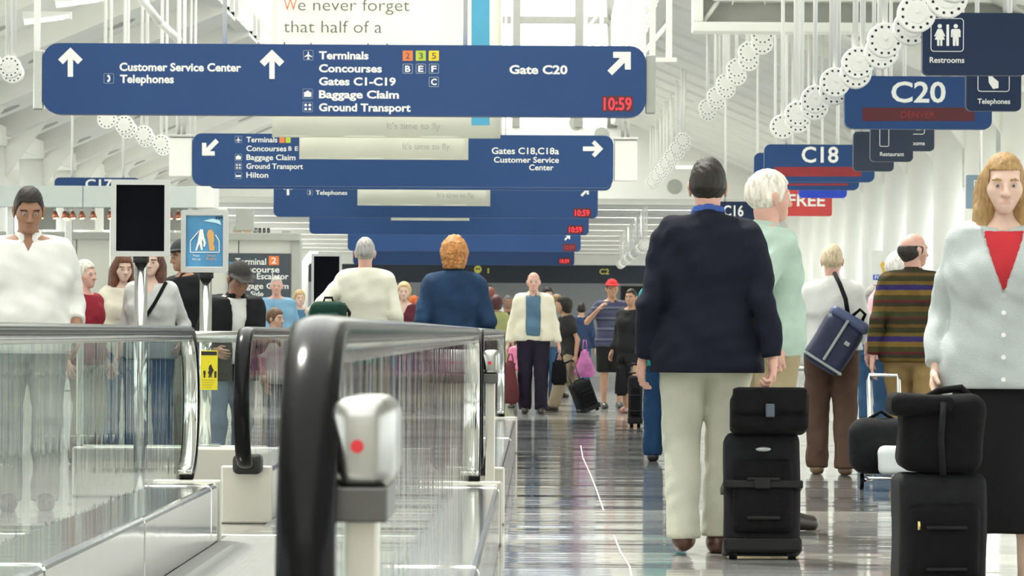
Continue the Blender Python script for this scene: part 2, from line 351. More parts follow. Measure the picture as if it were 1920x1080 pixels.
def person(label, px, s, H, yaw=0.0, tone=(0.55, 0.33, 0.23), top=None, trousers=None, skirt=None, hair=('short', (0.05, 0.03, 0.02)),
           shoes=(0.02, 0.015, 0.012), stride=0.0, armL=None, armR=None, look=(0, 0), lean=(0, 0), under=None, girth=1.0, female=False,
           cap=None, curl=0.5, handd=None, belt=None, res=None, legs_bare=False, dz=0.0, group=None, back_lift=0.0, footL=None, footR=None, ex=None):
    k = H/1.75; h = (res or max(0.0115, min(0.026, 3.6/s)))/k
    hf = max(0.0055, min(0.012, 2.2/s))/k
    base = at(px, VY, Ys(s)); root = thing('person', label, 'person', (base.x, Ys(s), dz), math.radians(yaw), group)
    stone = '%.2f_%.2f_%.2f' % tone; SK = skin(stone, tone); LIP = mat('lip_'+stone, (tone[0]*0.90, tone[1]*0.76, tone[2]*0.76), 0.5)
    g = girth; st = stride; drop = 0.845-math.sqrt(max(0.85**2-st*st, 0.3)) if st else 0.0
    up = np.array((0, 0, -drop)); lx, ly = lean
    def T(x, y, z):            # torso point with lean growing upwards from the hips
        f = max(0.0, (z-0.95)/0.55); return np.array((x+lx*f, y+ly*f, z-drop-0.5*(lx*lx+ly*ly)*f))
    sw = 0.180 if not female else 0.160
    hipL, hipR = T(0.092*g, 0, 0.93), T(-0.092*g, 0, 0.93)
    anL = np.array(footL if footL is not None else (0.10, -st, 0.085)); anR = np.array(footR if footR is not None else (-0.10, st, 0.085+back_lift))
    knL, anL = ik(hipL, anL, 0.435, 0.42, (0.05, -1, 0)); knR, anR = ik(hipR, anR, 0.435, 0.42, (-0.05, -1, 0))
    shL, shR = T(sw*g**0.5, 0.012, 1.395), T(-sw*g**0.5, 0.012, 1.395)
    wL = np.array(armL if armL is not None else (0.27*g**0.5, -0.04-0.2*-st*0.5, 0.865-drop)); wR = np.array(armR if armR is not None else (-0.27*g**0.5, -0.04+0.2*-st*0.5, 0.865-drop))
    eL, wL = ik(shL, wL, 0.295, 0.265, (0.22, 0.9, -0.3)); eR, wR = ik(shR, wR, 0.295, 0.265, (-0.22, 0.9, -0.3))
    torso = [(T(-0.065*g, 0, 0.96), T(0.065*g, 0, 0.96), 0.112*g, 0.112*g, YN, 1.12), (T(0, 0, 0.96), T(0, 0.0, 1.33), 0.135*g, 0.14*g, YN, 1.28),
             (T(-0.075*g, 0, 1.27), T(0.075*g, 0, 1.27), 0.118*g, 0.118*g, YN, 1.12), (T(-0.06, 0, 1.10), T(0.06, 0, 1.10), 0.105*g, 0.105*g, YN, 1.15),
             (T(-sw+0.045, 0.015, 1.385), T(sw-0.045, 0.015, 1.385), 0.070, 0.070), (T(-0.05, 0.02, 1.40), T(0.05, 0.02, 1.40), 0.075, 0.075),
             (T(0.02, 0.022, 1.455), T(sw-0.03, 0.014, 1.405), 0.052, 0.050), (T(-0.02, 0.022, 1.455), T(-sw+0.03, 0.014, 1.405), 0.052, 0.050)]
    if g > 1.04 and not female: torso.append((T(-0.04, -0.05, 1.06), T(0.04, -0.05, 1.06), 0.10*g, 0.10*g))
    if female: torso += [(T(0.07, -0.085, 1.27), T(0.07, -0.08, 1.24), 0.062, 0.06), (T(-0.07, -0.085, 1.27), T(-0.07, -0.08, 1.24), 0.062, 0.06)]
    neck = [(T(0, 0.018, 1.44), T(0, -0.004, 1.575), 0.056 if not female else 0.048, 0.052 if not female else 0.044)]
    arms = [(shL, eL, 0.055, 0.043), (eL, wL, 0.043, 0.030), (shR, eR, 0.055, 0.043), (eR, wR, 0.043, 0.030)]
    calf = lambda kn, an: (kn+(an-kn)*0.12+np.array((0, 0.02, 0)), kn+(an-kn)*0.5+np.array((0, 0.015, 0)), 0.052, 0.046)
    legs = [(hipL, knL, 0.088*g, 0.056), (knL, anL, 0.054, 0.038), calf(knL, anL), (hipR, knR, 0.088*g, 0.056), (knR, anR, 0.054, 0.038), calf(knR, anR)]
    feet = []
    for an, lift in ((anL, anL[2]-0.085), (anR, anR[2]-0.085)):
        pt = max(0.0, lift)*3.2; dv = np.array((0, -math.cos(pt), -math.sin(pt)))
        heel = an+np.array((0, 0.03, -0.045)); toe = heel+dv*0.185; toe[2] = max(toe[2]-0.006, 0.03)
        feet.append([(an, heel, 0.040, 0.036), (heel, toe, 0.037, 0.030, XN, 0.88), (heel+(toe-heel)*0.5+np.array((0, 0, 0.02)), toe, 0.034, 0.027, XN, 0.85)])
    tops = top or {}; shortsl = tops.get('sleeve', 1.0)
    # --- body: torso, neck, limbs, then head and hands at a finer grain, one mesh
    V_all, Q_all, M_all, n0 = [], [], [], 0
    def push(V, Q, mi):
        nonlocal n0
        V_all.append(V); Q_all.append(Q+n0); M_all.append(mi if isinstance(mi, np.ndarray) else np.full(len(Q), mi)); n0 += len(V)
    allp = torso+neck+arms+legs+feet[0]+feet[1]
    f = Field(*bounds(allp), max(h, 0.013))
    for p in torso: f.add(p, 0.05, 0, 0.93)
    for p in neck: f.add(p, 0.03)
    for j, p in enumerate(arms): f.add(p, 0.02, 0, (0.78 if (shortsl > 0.3 and j % 2 == 0) or (shortsl > 0.85 and j % 2) else 0.96))
    for p in legs: f.add(p, 0.025, 0, 1.0 if legs_bare else 0.9)
    for ft in feet:
        for p in ft: f.add(p, 0.015, 0, 1.0 if shoes is None else 0.88)
    x, y, z = f.grid(); f.D = np.maximum(f.D, 0.001-z)
    push(*f.mesh(), 0)
    hp = [((0, 0.012, 1.652), (0, 0.0, 1.662), 0.093, 0.090, XN, 1.20), ((0, -0.030, 1.610), (0, -0.048, 1.560), 0.066, 0.044, XN, 1.02),
          ((0.035, -0.055, 1.605), (0.03, -0.06, 1.585), 0.032, 0.026), ((-0.035, -0.055, 1.605), (-0.03, -0.06, 1.585), 0.032, 0.026),
          ((0, -0.078, 1.545), (0, -0.076, 1.538), 0.020, 0.018), ((-0.032, -0.080, 1.652), (0.032, -0.080, 1.652), 0.017, 0.017), ((0, 0.02, 1.56), (0, 0.012, 1.50), 0.056 if not female else 0.047, 0.052 if not female else 0.044)]
    fine = [((0, -0.096, 1.640), (0, -0.116, 1.598), 0.008, 0.0135), ((-0.012, -0.098, 1.596), (0.012, -0.098, 1.596), 0.010, 0.010), ((-0.018, -0.088, 1.567), (0.018, -0.088, 1.567), 0.0085, 0.0085),
            ((-0.014, -0.088, 1.557), (0.014, -0.088, 1.557), 0.0085, 0.0085), ((0.082, 0.010, 1.632), (0.079, 0.004, 1.598), 0.024, 0.014, XN, 2.2), ((-0.082, 0.010, 1.632), (-0.079, 0.004, 1.598), 0.024, 0.014, XN, 2.2)]
    f = Field(*bounds(hp+fine, 0.02), hf)
    for p in hp: f.add(p, 0.022)
    for sx in (1, -1): f.add(((sx*0.031, -0.104, 1.630), (sx*0.033, -0.102, 1.630), 0.015, 0.015), 0.012, sub=True)
    for p in fine: f.add(p, 0.007)
    V, Q = f.mesh(); cen = V[Q].mean(1); mi = np.zeros(len(Q), int)
    lip = (np.abs(cen[:, 0]) < 0.022-1.2*np.abs(cen[:, 2]-1.562)) & (np.abs(cen[:, 2]-1.562) < 0.008) & (cen[:, 1] < -0.084); mi[lip] = 3
    brow = (np.abs(np.abs(cen[:, 0])-0.034) < 0.019) & (np.abs(cen[:, 2]-1.6535+0.15*np.abs(np.abs(cen[:, 0])-0.03)) < 0.0045) & (cen[:, 1] < -0.07); mi[brow] = 4
    piv = np.array((0, 0.0, 1.54)); hoff = T(0, 0, 1.54)-piv; ly_, lp_ = math.radians(look[0]), math.radians(look[1])
    HEAD = lambda V: rot_head(V, ly_, lp_, piv, hoff)
    push(HEAD(V), Q, mi)
    if s > 120:
        for sx in (1, -1):
            for r, yy, m_ in ((0.0105, -0.0850, 1), (0.0055, -0.0910, 2)):
                f = Field((sx*0.0315-r, yy-r, 1.63-r), (sx*0.0315+r, yy+r, 1.63+r), r/3); f.add(((sx*0.0315, yy, 1.63), (sx*0.0315, yy, 1.63), r, r), 0.001)
                V, Q = f.mesh(); push(HEAD(V), Q, m_)
    hh = max(0.0042, min(0.011, 1.7/s))/k
    for i, (w_, e_, sx) in enumerate(((wL, eL, 1), (wR, eR, -1))):
        fd = (w_-e_)/np.linalg.norm(w_-e_)
        if handd and handd[i] is not None: d_, n_, c_ = handd[i]
        else: d_, n_, c_ = fd, (-sx, -0.25, 0), curl
        P = hand_prims(w_, d_, n_, c_, 1); f = Field(*bounds(P, 0.02), hh)
        # the thumb sits towards the front of a hanging hand
        dd = np.array(d_, float)/np.linalg.norm(d_); nn = np.array(n_, float); nn -= (nn @ dd)*dd
        sd = 1 if np.cross(dd, nn)[1] < 0 else -1
        P = hand_prims(w_, d_, n_, c_, sd)
        for j, p in enumerate(P): f.add(p, 0.012 if j < 3 else 0.004)
        push(*f.mesh(), 0)
    hc = hair[1] if hair else (0.1, 0.08, 0.06); HM = hairm('%.2f_%.2f_%.2f' % hc, hc)
    np_obj('body', np.concatenate(V_all)*k, np.concatenate(Q_all), [SK, EYE_W, EYE_D, LIP, HM], root, np.concatenate(M_all))
    # --- hair
    if hair and hair[0] != 'bald':
        sty = hair[0]; vol = hair[2] if len(hair) > 2 else 0.014
        P = [((0, 0.014, 1.652), (0, 0.002, 1.664), 0.093+vol, 0.090+vol, XN, 1.30 if sty == 'short' else 1.22)]
        if sty == 'bob': P += [((0, 0.03, 1.64), (0, 0.035, 1.575), 0.088+vol, 0.072+vol, XN, 1.12)]
        if sty == 'short': P += [((0, 0.030, 1.62), (0, 0.030, 1.57), 0.070+vol*0.5, 0.050+vol*0.3)]
        if sty == 'long':
            P += [((0, 0.045, 1.62), (0, 0.075, 1.36), 0.085, 0.075, XN, 0.85)]
            for sx in (1, -1): P += [((sx*0.068, 0.0, 1.65), (sx*0.078, -0.012, 1.52), 0.027, 0.027), ((sx*0.078, -0.012, 1.52), (sx*0.090, -0.05, 1.36), 0.027, 0.018), ((sx*0.065, 0.04, 1.6), (sx*0.09, 0.05, 1.40), 0.045, 0.03)]
        if sty == 'fringe': P = [((0, 0.03, 1.60), (0, 0.04, 1.57), 0.078, 0.062, XN, 1.0), ((0, 0.02, 1.63), (0, 0.03, 1.62), 0.092+vol*0.4, 0.09+vol*0.4, XN, 1.16)]
        f = Field(*bounds(P, 0.02), hf if s > 200 else hf*1.2)
        for p in P: f.add(p, 0.03)
        x, y, z = f.grid()
        f.D = f.D + 0.0016*np.sin(140*x+9*np.sin(20*z)+60*y)*np.sin(90*y+25*z) + 0.002*np.sin(17*x+21*y+12*z)
        if len(hair) > 3: f.D = f.D + hair[3]*np.sin(75*x+5*np.sin(40*z))*np.sin(70*y+4*np.sin(33*x))*np.sin(80*z+5*np.sin(37*y))
        if sty in ('short', 'fringe'): f.D = f.D + np.clip(1.62-z, 0, 0.1)*0.30
        a, b = zcut_pts('short' if sty == 'fringe' else sty); f.D = np.maximum(f.D, np.interp(y, a, b)-z)
        if sty == 'long': f.D = np.maximum(f.D, np.minimum(np.minimum(0.058-np.abs(x), -0.045-y), 1.69-z)); f.D = np.maximum(f.D, 1.30-z)
        if sty == 'fringe': f.D = np.maximum(f.D, z-1.665)     # bare crown
        if sty != 'long': f.D = np.maximum(f.D, np.minimum(np.minimum(0.058-np.abs(x), -0.068-y), 1.693-z))
        V, Q = f.mesh(); np_obj('hair', HEAD(V)*k, Q, [HM], root)
    if cap:
        P = [((0, 0.014, 1.660), (0, 0.002, 1.672), 0.113, 0.108, XN, 1.18)]
        B = [((-0.04, -0.09, 1.690), (0.04, -0.09, 1.690), 0.07, 0.07, ZN, 7.0), ((-0.025, -0.15, 1.683), (0.025, -0.15, 1.683), 0.05, 0.05, ZN, 6.0)]
        f = Field(*bounds(P+B, 0.02), hf)
        for p in P: f.add(p, 0.01)
        x, y, z = f.grid(); f.D = np.maximum(f.D, 1.685-0.15*y-z)
        for p in B: f.add(p, 0.012)
        V, Q = f.mesh(); np_obj('cap', HEAD(V)*k, Q, [cloth('cap%.2f%.2f' % cap[:2], cap)], root)
    # --- lower clothes
    if trousers:
        loose = trousers.get('loose', 0.022); end = trousers.get('end', 0.05)
        pl = [(T(-0.06*g, 0.0, 0.95), T(0.06*g, 0.0, 0.95), 0.112*g+0.012, 0.112*g+0.012, YN, 1.10), (T(-0.075*g, 0.03, 0.90), T(0.075*g, 0.03, 0.90), 0.095*g+0.01, 0.095*g+0.01)]
        hem = lambda kn, an: an+(an-kn)/np.linalg.norm(an-kn)*0.03
        lg = [(hipL+np.array((0.0, 0, -0.02)), knL, 0.092*g+loose*0.5, 0.060+loose), (knL, hem(knL, anL), 0.060+loose, 0.052+loose), (hipR+np.array((0.0, 0, -0.02)), knR, 0.092*g+loose*0.5, 0.060+loose), (knR, hem(knR, anR), 0.060+loose, 0.052+loose)]
        f = Field(*bounds(pl+lg), h)
        for p in pl: f.add(p, 0.05)
        for p in lg: f.add(p, 0.022)
        x, y, z = f.grid(); wrinkle(f, 0.0045, int(px)); f.D = np.maximum(f.D, np.maximum(z-(1.035-drop), end-z))
        V, Q = f.mesh(); np_obj('trousers' if end < 0.4 else 'shorts', V*k, Q, [trousers['mat']], root)
        if belt:
            P = [(T(-0.06*g, 0.0, 1.02), T(0.06*g, 0.0, 1.02), 0.112*g+0.016, 0.112*g+0.016, YN, 1.08)]
            f = Field(*bounds(P), min(h, 0.012)); f.add(P[0]); x, y, z = f.grid(); f.D = np.maximum(f.D, np.abs(z-(1.02-drop))-0.02)
            V, Q = f.mesh(); np_obj('belt', V*k, Q, [belt], root)
    if skirt:
        e = skirt['end']; fl = skirt.get('flare', 0.03)
        P = [(T(-0.06*g, 0, 0.97), T(0.06*g, 0, 0.97), 0.115*g, 0.115*g, YN, 1.1), (T(0.045*g, 0.01, 0.92), np.array((0.065, 0.0, e)), 0.125*g, 0.12*g+fl, YN, 1.05), (T(-0.045*g, 0.01, 0.92), np.array((-0.065, 0.0, e)), 0.125*g, 0.12*g+fl, YN, 1.05)]
        f = Field(*bounds(P), h)
        for p in P: f.add(p, 0.04)
        x, y, z = f.grid(); ang = np.arctan2(y, x); f.D += 0.008*np.sin(7*ang+3*z)*np.clip((0.95-z)/0.5, 0, 1); f.D = np.maximum(f.D, np.maximum(z-(1.03-drop), e-z))
        V, Q = f.mesh(); np_obj('skirt', V*k, Q, [skirt['mat']], root)
    # --- shoes
    if shoes is not None:
        SM = mat('shoe_%.2f_%.2f_%.2f' % tuple(shoes), shoes, 0.35, 0, 0.2, 9)
        for ft in feet:
            f = Field(*bounds(ft, 0.03), max(0.008, min(0.014, 2.4/s)))
            for p in ft[1:]: f.add(p, 0.02, 0.007)
            f.add((ft[0][0]+np.array((0, 0.005, -0.02)), ft[0][1], 0.048, 0.042), 0.02)
            x, y, z = f.grid(); f.D = np.maximum(f.D, 0.002-z)
            V, Q = f.mesh(); np_obj('shoe', V*k, Q, [SM], root)
    # --- upper clothes (and what is worn under an open jacket)
    def upper(d, nm):
        e = d.get('e', 0.012); hem = d.get('hem', 0.93)-drop; sl = d.get('sleeve', 1.0); nk = d.get('neck', 1.475)
        tp = [tuple(p) for p in torso]
        tp.append((T(-0.07*g, 0.005, max(hem+drop, 0.70)+0.03), T(0.07*g, 0.005, max(hem+drop, 0.70)+0.03), 0.118*g+d.get('flare', 0.0), 0.118*g+d.get('flare', 0.0), YN, 1.10))
        tp.append((T(-0.07*g, 0.005, 0.95), T(0.07*g, 0.005, 0.95), 0.118*g, 0.118*g, YN, 1.10))
        def arm(a, b, c):
            if sl <= 0: return []
            if sl <= 0.5: return [(a, a+(b-a)*sl*2, 0.060, 0.058)]
            return [(a, b, 0.056, 0.048), (b, b+(c-b)*(sl-0.5)*2, 0.048, 0.041)]
        aL, aR = arm(shL, eL, wL), arm(shR, eR, wR)
        lo, hi = bounds(tp+aL+aR, 0.05+e); f = Field(lo, hi, h)
        for p in tp: f.add(p, 0.05, e)
        x, y, z = f.grid()
        if d.get('puff'): wrinkle(f, d['puff'], int(px)+3)
        else: wrinkle(f, 0.0055, int(px)+3)
        shift = lx*np.clip((z-0.95)/0.55, 0, 1)
        f.D = np.maximum(f.D, hem-z)
        if d.get('open'):
            w0, w1 = d['open']; inn = Field(lo, hi, h); e2 = d.get('e_in', 0.0)
            for p in tp: inn.add(p, 0.05, e2)
            tt = np.clip((z-hem)/(1.45-drop-hem), 0, 1); wz = w0+(w1-w0)*tt
            f.D = np.maximum(f.D, np.minimum(np.minimum(wz-np.abs(x-shift-d.get('off', 0)), -0.02-y), inn.D))
        # neck opening
        nz_, ny = nk-drop, ly
        f.D = np.maximum(f.D, z-nz_-0.25*(y-ny)+0.0)
        rr = np.sqrt((x-lx)**2+(y-ly*0.9-0.012)**2)
        if d.get('vneck'): f.D = np.maximum(f.D, np.minimum(np.minimum((z-(d['vneck']-drop))*0.45-np.abs(x-lx), -0.03-y), 0.2))
        f.D = np.maximum(f.D, np.minimum(d.get('hole', 0.062)-rr, z-nz_+0.05))
        A = Field(lo, hi, h)
        for p in aL+aR: A.add(p, 0.02, e*0.42-0.004)
        x, y, z = A.grid(); wrinkle(A, min(0.0075, d.get('puff', 0.0055)), int(px)+9)
        if sl > 0:
            for a, b, c in ((shL, eL, wL), (shR, eR, wR)):
                if sl <= 0.5: q = a+(b-a)*sl*2; dv = (b-a)/np.linalg.norm(b-a)
                else: q = b+(c-b)*(sl-0.5)*2; dv = (c-b)/np.linalg.norm(c-b)
                pl = (x-q[0])*dv[0]+(y-q[1])*dv[1]+(z-q[2])*dv[2]
                near = np.sqrt((x-q[0])**2+(y-q[1])**2+(z-q[2])**2)
                A.D = np.where(near < 0.16, np.maximum(A.D, pl), A.D)
        kk = 0.014; hq = np.clip(0.5+0.5*(A.D-f.D)/kk, 0, 1); f.D = A.D*(1-hq)+f.D*hq-kk*hq*(1-hq)
        if d.get('collar'):
            ch = d['collar']; zz = z-(nz_+0.012)-0.22*(y-ly); r2 = np.sqrt((x-lx)**2+(y-ly-0.012)**2)
            cd = np.maximum(np.abs(r2-0.066+0.25*zz)-0.010, np.abs(zz)-ch)
            cd = np.maximum(cd, np.minimum(0.02-np.abs(x-lx), -0.02-y+ly)); f.D = np.minimum(f.D, cd)
        V, Q = f.mesh(); np_obj(nm, V*k, Q, [d['mat']], root)
    if under: upper(under, 'undershirt')
    if top: upper(top, top.get('name', 'shirt'))
    if ex: ex(root, k, dict(T=T, eL=eL, eR=eR, wL=wL, wR=wR, drop=drop, h=h))
    return root, dict(wL=wL*k, wR=wR*k, eL=eL*k, eR=eR*k)
def world_pt(root, p):
    c, s_ = math.cos(root.rotation_euler.z), math.sin(root.rotation_euler.z)
    return Vector((root.location.x+p[0]*c-p[1]*s_, root.location.y+p[0]*s_+p[1]*c, root.location.z+p[2]))
# ------------------------------------------------------------------ the hall
XC = -1.9                     # centre line of the concourse
XR, XL = 7.5, -11.3           # column rows
Y0, YG, YE = -14.0, 111.0, 190.0
ZE, SL = 5.05, 0.42           # eaves height over the columns, slope of the side ceilings
XRI, XLI = 2.2, -6.0          # clerestory walls
ZT = ZE + SL*(XR-XRI)         # top of the slopes
def floor_material():
    m, n, l, p = nt('polished_terrazzo')
    tc = n.new('ShaderNodeTexCoord'); sx = n.new('ShaderNodeSeparateXYZ'); l.new(tc.outputs['Object'], sx.inputs[0])
    nz = n.new('ShaderNodeTexNoise'); nz.inputs['Scale'].default_value = 140; nz.inputs['Detail'].default_value = 3; l.new(tc.outputs['Object'], nz.inputs['Vector'])
    nb = n.new('ShaderNodeTexNoise'); nb.inputs['Scale'].default_value = 0.6; l.new(tc.outputs['Object'], nb.inputs['Vector'])
    # broad light and dark terrazzo fields laid across the concourse
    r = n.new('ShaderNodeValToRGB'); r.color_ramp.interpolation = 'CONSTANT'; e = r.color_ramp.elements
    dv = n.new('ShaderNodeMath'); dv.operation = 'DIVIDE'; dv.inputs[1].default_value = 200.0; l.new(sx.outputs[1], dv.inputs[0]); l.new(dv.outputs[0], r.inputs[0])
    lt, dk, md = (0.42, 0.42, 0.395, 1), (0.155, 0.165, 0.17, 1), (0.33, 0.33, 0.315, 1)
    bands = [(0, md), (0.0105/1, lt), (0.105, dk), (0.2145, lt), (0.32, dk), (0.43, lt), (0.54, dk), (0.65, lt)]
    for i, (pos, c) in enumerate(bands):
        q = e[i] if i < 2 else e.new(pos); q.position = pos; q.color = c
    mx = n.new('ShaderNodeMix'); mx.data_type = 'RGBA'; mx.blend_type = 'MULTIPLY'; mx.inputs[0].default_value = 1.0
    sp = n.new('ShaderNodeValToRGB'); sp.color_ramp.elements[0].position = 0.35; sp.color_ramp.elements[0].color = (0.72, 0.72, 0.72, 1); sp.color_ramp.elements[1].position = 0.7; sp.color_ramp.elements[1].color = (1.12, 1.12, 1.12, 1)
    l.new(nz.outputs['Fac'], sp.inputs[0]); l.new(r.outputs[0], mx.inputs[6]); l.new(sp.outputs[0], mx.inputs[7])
    # fine joints across the hall every 1.5 m
    jm = n.new('ShaderNodeMath'); jm.operation = 'PINGPONG'; jm.inputs[1].default_value = 0.75; l.new(sx.outputs[1], jm.inputs[0])
    jc = n.new('ShaderNodeMath'); jc.operation = 'LESS_THAN'; jc.inputs[1].default_value = 0.02; l.new(jm.outputs[0], jc.inputs[0])
    m2 = n.new('ShaderNodeMix'); m2.data_type = 'RGBA'; m2.inputs[7].default_value = (0.5, 0.48, 0.44, 1); l.new(jc.outputs[0], m2.inputs[0]); l.new(mx.outputs[2], m2.inputs[6])
    # random slab tones painted in to imitate the floor's streaky reflections
    fm = n.new('ShaderNodeVectorMath'); fm.operation = 'MULTIPLY'; fm.inputs[1].default_value = (0.42, 1.35, 0); l.new(tc.outputs['Object'], fm.inputs[0])
    ff = n.new('ShaderNodeVectorMath'); ff.operation = 'FLOOR'; l.new(fm.outputs[0], ff.inputs[0])
    wn = n.new('ShaderNodeTexWhiteNoise'); wn.noise_dimensions = '2D'; l.new(ff.outputs[0], wn.inputs['Vector'])
    wr = n.new('ShaderNodeValToRGB'); wr.color_ramp.elements[0].color = (0.62, 0.63, 0.66, 1); wr.color_ramp.elements[1].color = (1.2, 1.19, 1.15, 1); l.new(wn.outputs['Value'], wr.inputs[0])
    m3 = n.new('ShaderNodeMix'); m3.data_type = 'RGBA'; m3.blend_type = 'MULTIPLY'; m3.inputs[0].default_value = 1.0; l.new(m2.outputs[2], m3.inputs[6]); l.new(wr.outputs[0], m3.inputs[7])
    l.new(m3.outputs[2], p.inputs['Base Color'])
    p.inputs['Specular IOR Level'].default_value = 0.75
    rr = n.new('ShaderNodeMapRange'); rr.inputs['To Min'].default_value = 0.035; rr.inputs['To Max'].default_value = 0.10; l.new(nb.outputs['Fac'], rr.inputs[0]); l.new(rr.outputs[0], p.inputs['Roughness'])
    mp = n.new('ShaderNodeMapping'); mp.inputs['Scale'].default_value = (0.05, 0.42, 1); l.new(tc.outputs['Object'], mp.inputs[0])
    wv = n.new('ShaderNodeTexNoise'); wv.inputs['Scale'].default_value = 2.6; wv.inputs['Detail'].default_value = 4; l.new(mp.outputs[0], wv.inputs['Vector'])
    b = n.new('ShaderNodeBump'); b.inputs['Strength'].default_value = 0.5; b.inputs['Distance'].default_value = 0.03; l.new(wv.outputs['Fac'], b.inputs['Height']); l.new(b.outputs[0], p.inputs['Normal'])
    return m
M_floor = floor_material()
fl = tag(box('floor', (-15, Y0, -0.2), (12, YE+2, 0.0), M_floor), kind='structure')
# the pale wandering joint in the terrazzo
M_pink = mat('joint_pink', (0.50, 0.41, 0.38), 0.4)
for segs in (((1090, 835), (1094, 858), (1108, 888), (1120, 918), (1134, 958)), ((1153, 1003), (1166, 1036), (1183, 1062), (1188, 1090))):
    bm = bmesh.new(); pr = None
    for x_, y_ in segs:
        d_ = FPX*CAMZ/(y_-VY); X_ = (x_-VX)/FPX*d_
        cur = (bm.verts.new((X_-0.0045, d_, 0.002)), bm.verts.new((X_+0.0045, d_, 0.002)))
        if pr: bm.faces.new((pr[0], pr[1], cur[1], cur[0]))
        pr = cur
    bobj('floor_joint', bm, M_pink, fl)

ceil = tag(thing('ceiling', None, None), kind='structure')
def slope_sheet(sgn, y0, y1):
    """the plane behind the ribs on one side"""
    xa, xb = (XR+1.8, XRI) if sgn > 0 else (XL-1.8, XLI)
    za = ZE-SL*1.8+0.25
    bm = bmesh.new(); zb = ZT+0.25
    v = [bm.verts.new(c) for c in ((xa, y0, za), (xb, y0, zb), (xb, y1, zb), (xa, y1, za), (xa, y0, za+0.1), (xb, y0, zb+0.1), (xb, y1, zb+0.1), (xa, y1, za+0.1))]
    for f in ((0, 1, 2, 3), (4, 5, 6, 7), (0, 1, 5, 4), (2, 3, 7, 6), (0, 3, 7, 4), (1, 2, 6, 5)): bm.faces.new([v[i] for i in f])
    bmesh.ops.recalc_face_normals(bm, faces=bm.faces); return bobj('sloping_ceiling', bm, M_white, ceil)
slope_sheet(1, Y0, YG); slope_sheet(-1, Y0, YG)
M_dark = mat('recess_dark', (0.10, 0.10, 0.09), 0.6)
def sloping_box(name, sgn, yc, wy, dep, m, x_in=None):
    """rib lying against the sloping ceiling, running down from the clerestory to the eaves"""
    xa, xb = (XR+0.6, x_in if x_in is not None else XRI) if sgn > 0 else (XL-0.6, x_in if x_in is not None else XLI)
    ref = XR if sgn > 0 else XL
    zf = lambda x: ZE+SL*abs(ref-x)*(1 if (x-ref)*sgn < 0 else -1)+0.25
    bm = bmesh.new()
    v = [bm.verts.new(c) for c in ((xa, yc-wy/2, zf(xa)), (xb, yc-wy/2, zf(xb)), (xb, yc+wy/2, zf(xb)), (xa, yc+wy/2, zf(xa)),
         (xa, yc-wy/2+0.04, zf(xa)-dep), (xb, yc-wy/2+0.04, zf(xb)-dep), (xb, yc+wy/2-0.04, zf(xb)-dep), (xa, yc+wy/2-0.04, zf(xa)-dep))]
    for f in ((0, 1, 2, 3), (4, 5, 6, 7), (0, 1, 5, 4), (2, 3, 7, 6), (0, 3, 7, 4), (1, 2, 6, 5)): bm.faces.new([v[i] for i in f])
    bmesh.ops.recalc_face_normals(bm, faces=bm.faces); return bobj(name, bm, m, ceil), zf
def downlight(sgn, x, yc, zb, yy=0):
    a = math.atan(SL)*sgn; nrm = Vector((-math.sin(a), 0, -math.cos(a)))
    p = Vector((x, yc, zb)); o = cyl('downlight_recess', p-nrm*0.02, p+nrm*0.012, 0.26, M_grey_paint, ceil, n=20); return o
# wide beams with round recesses (whole left side, right side up to the fluted bays)
k = 0
for sgn, ymax in ((-1, YG-2), (1, 66)):
    y = 26.0
    while y < ymax:
        b, zf = sloping_box('ceiling_beam', sgn, y, 2.3, 0.42, M_white2)
        for fx in (0.18, 0.45, 0.72):
            x = (XR-fx*(XR-XRI)) if sgn > 0 else (XL+fx*(XLI-XL))
            downlight(sgn, x, y+0.2, zf(x)-0.42)
        y += 5.8
y = 69.0
while y < YG-1:
    sloping_box('ceiling_flute', 1, y, 1.75, 0.22, M_white); y += 2.6
# eaves beams over the columns
for x, nm in ((XR, 'eaves_beam'), (XL, 'eaves_beam')):
    box(nm, (x-0.3, Y0, ZE-0.25), (x+0.3, YG, ZE+0.15), M_white, ceil, 0.02)
# clerestory walls with vertical standing seams
for x, sg, nm in ((XRI, 1, 'wall_clerestory_right'), (XLI, -1, 'wall_clerestory_left')):
    wl = tag(box(nm, (min(x, x+0.25*sg), Y0, ZT-0.1), (max(x, x+0.25*sg), YG, 10.4), M_white), kind='structure')
    y = 48.0
    while y < YG-0.5:
        box('standing_seam', (x-0.09 if sg > 0 else x, y, ZT-0.1), (x if sg > 0 else x+0.09, y+0.14, 10.4), M_white2, wl); y += 1.15
# glazed barrel vault over the middle
RV = XRI-XC
for i, y in enumerate(np.arange(Y0, YG+0.1, 5.0)):
    bm = bmesh.new(); N = 14
    pts = [(XC+RV*math.cos(math.pi*j/N), 10.4+RV*math.sin(math.pi*j/N)) for j in range(N+1)]
    for (xa, za), (xb, zb) in zip(pts, pts[1:]): add_cyl(bm, (xa, y, za), (xb, y, zb), 0.09, n=6)
    bobj('vault_rib', bm, M_white2, ceil, True)
for j in range(1, 14, 2):
    a = math.pi*j/14; cyl('vault_purlin', (XC+RV*math.cos(a), Y0, 10.4+RV*math.sin(a)), (XC+RV*math.cos(a), YG, 10.4+RV*math.sin(a)), 0.06, M_white2, ceil, n=6)
for j in range(14):
    a0, a1 = math.pi*j/14, math.pi*(j+1)/14
    bm = bmesh.new(); q = [(XC+RV*math.cos(a), 10.4+RV*math.sin(a)) for a in (a0, a1)]
    bm.faces.new([bm.verts.new(c) for c in ((q[0][0], Y0, q[0][1]), (q[1][0], Y0, q[1][1]), (q[1][0], YG, q[1][1]), (q[0][0], YG, q[0][1]))])
    bobj('vault_pane', bm, M_sky_glass, ceil)
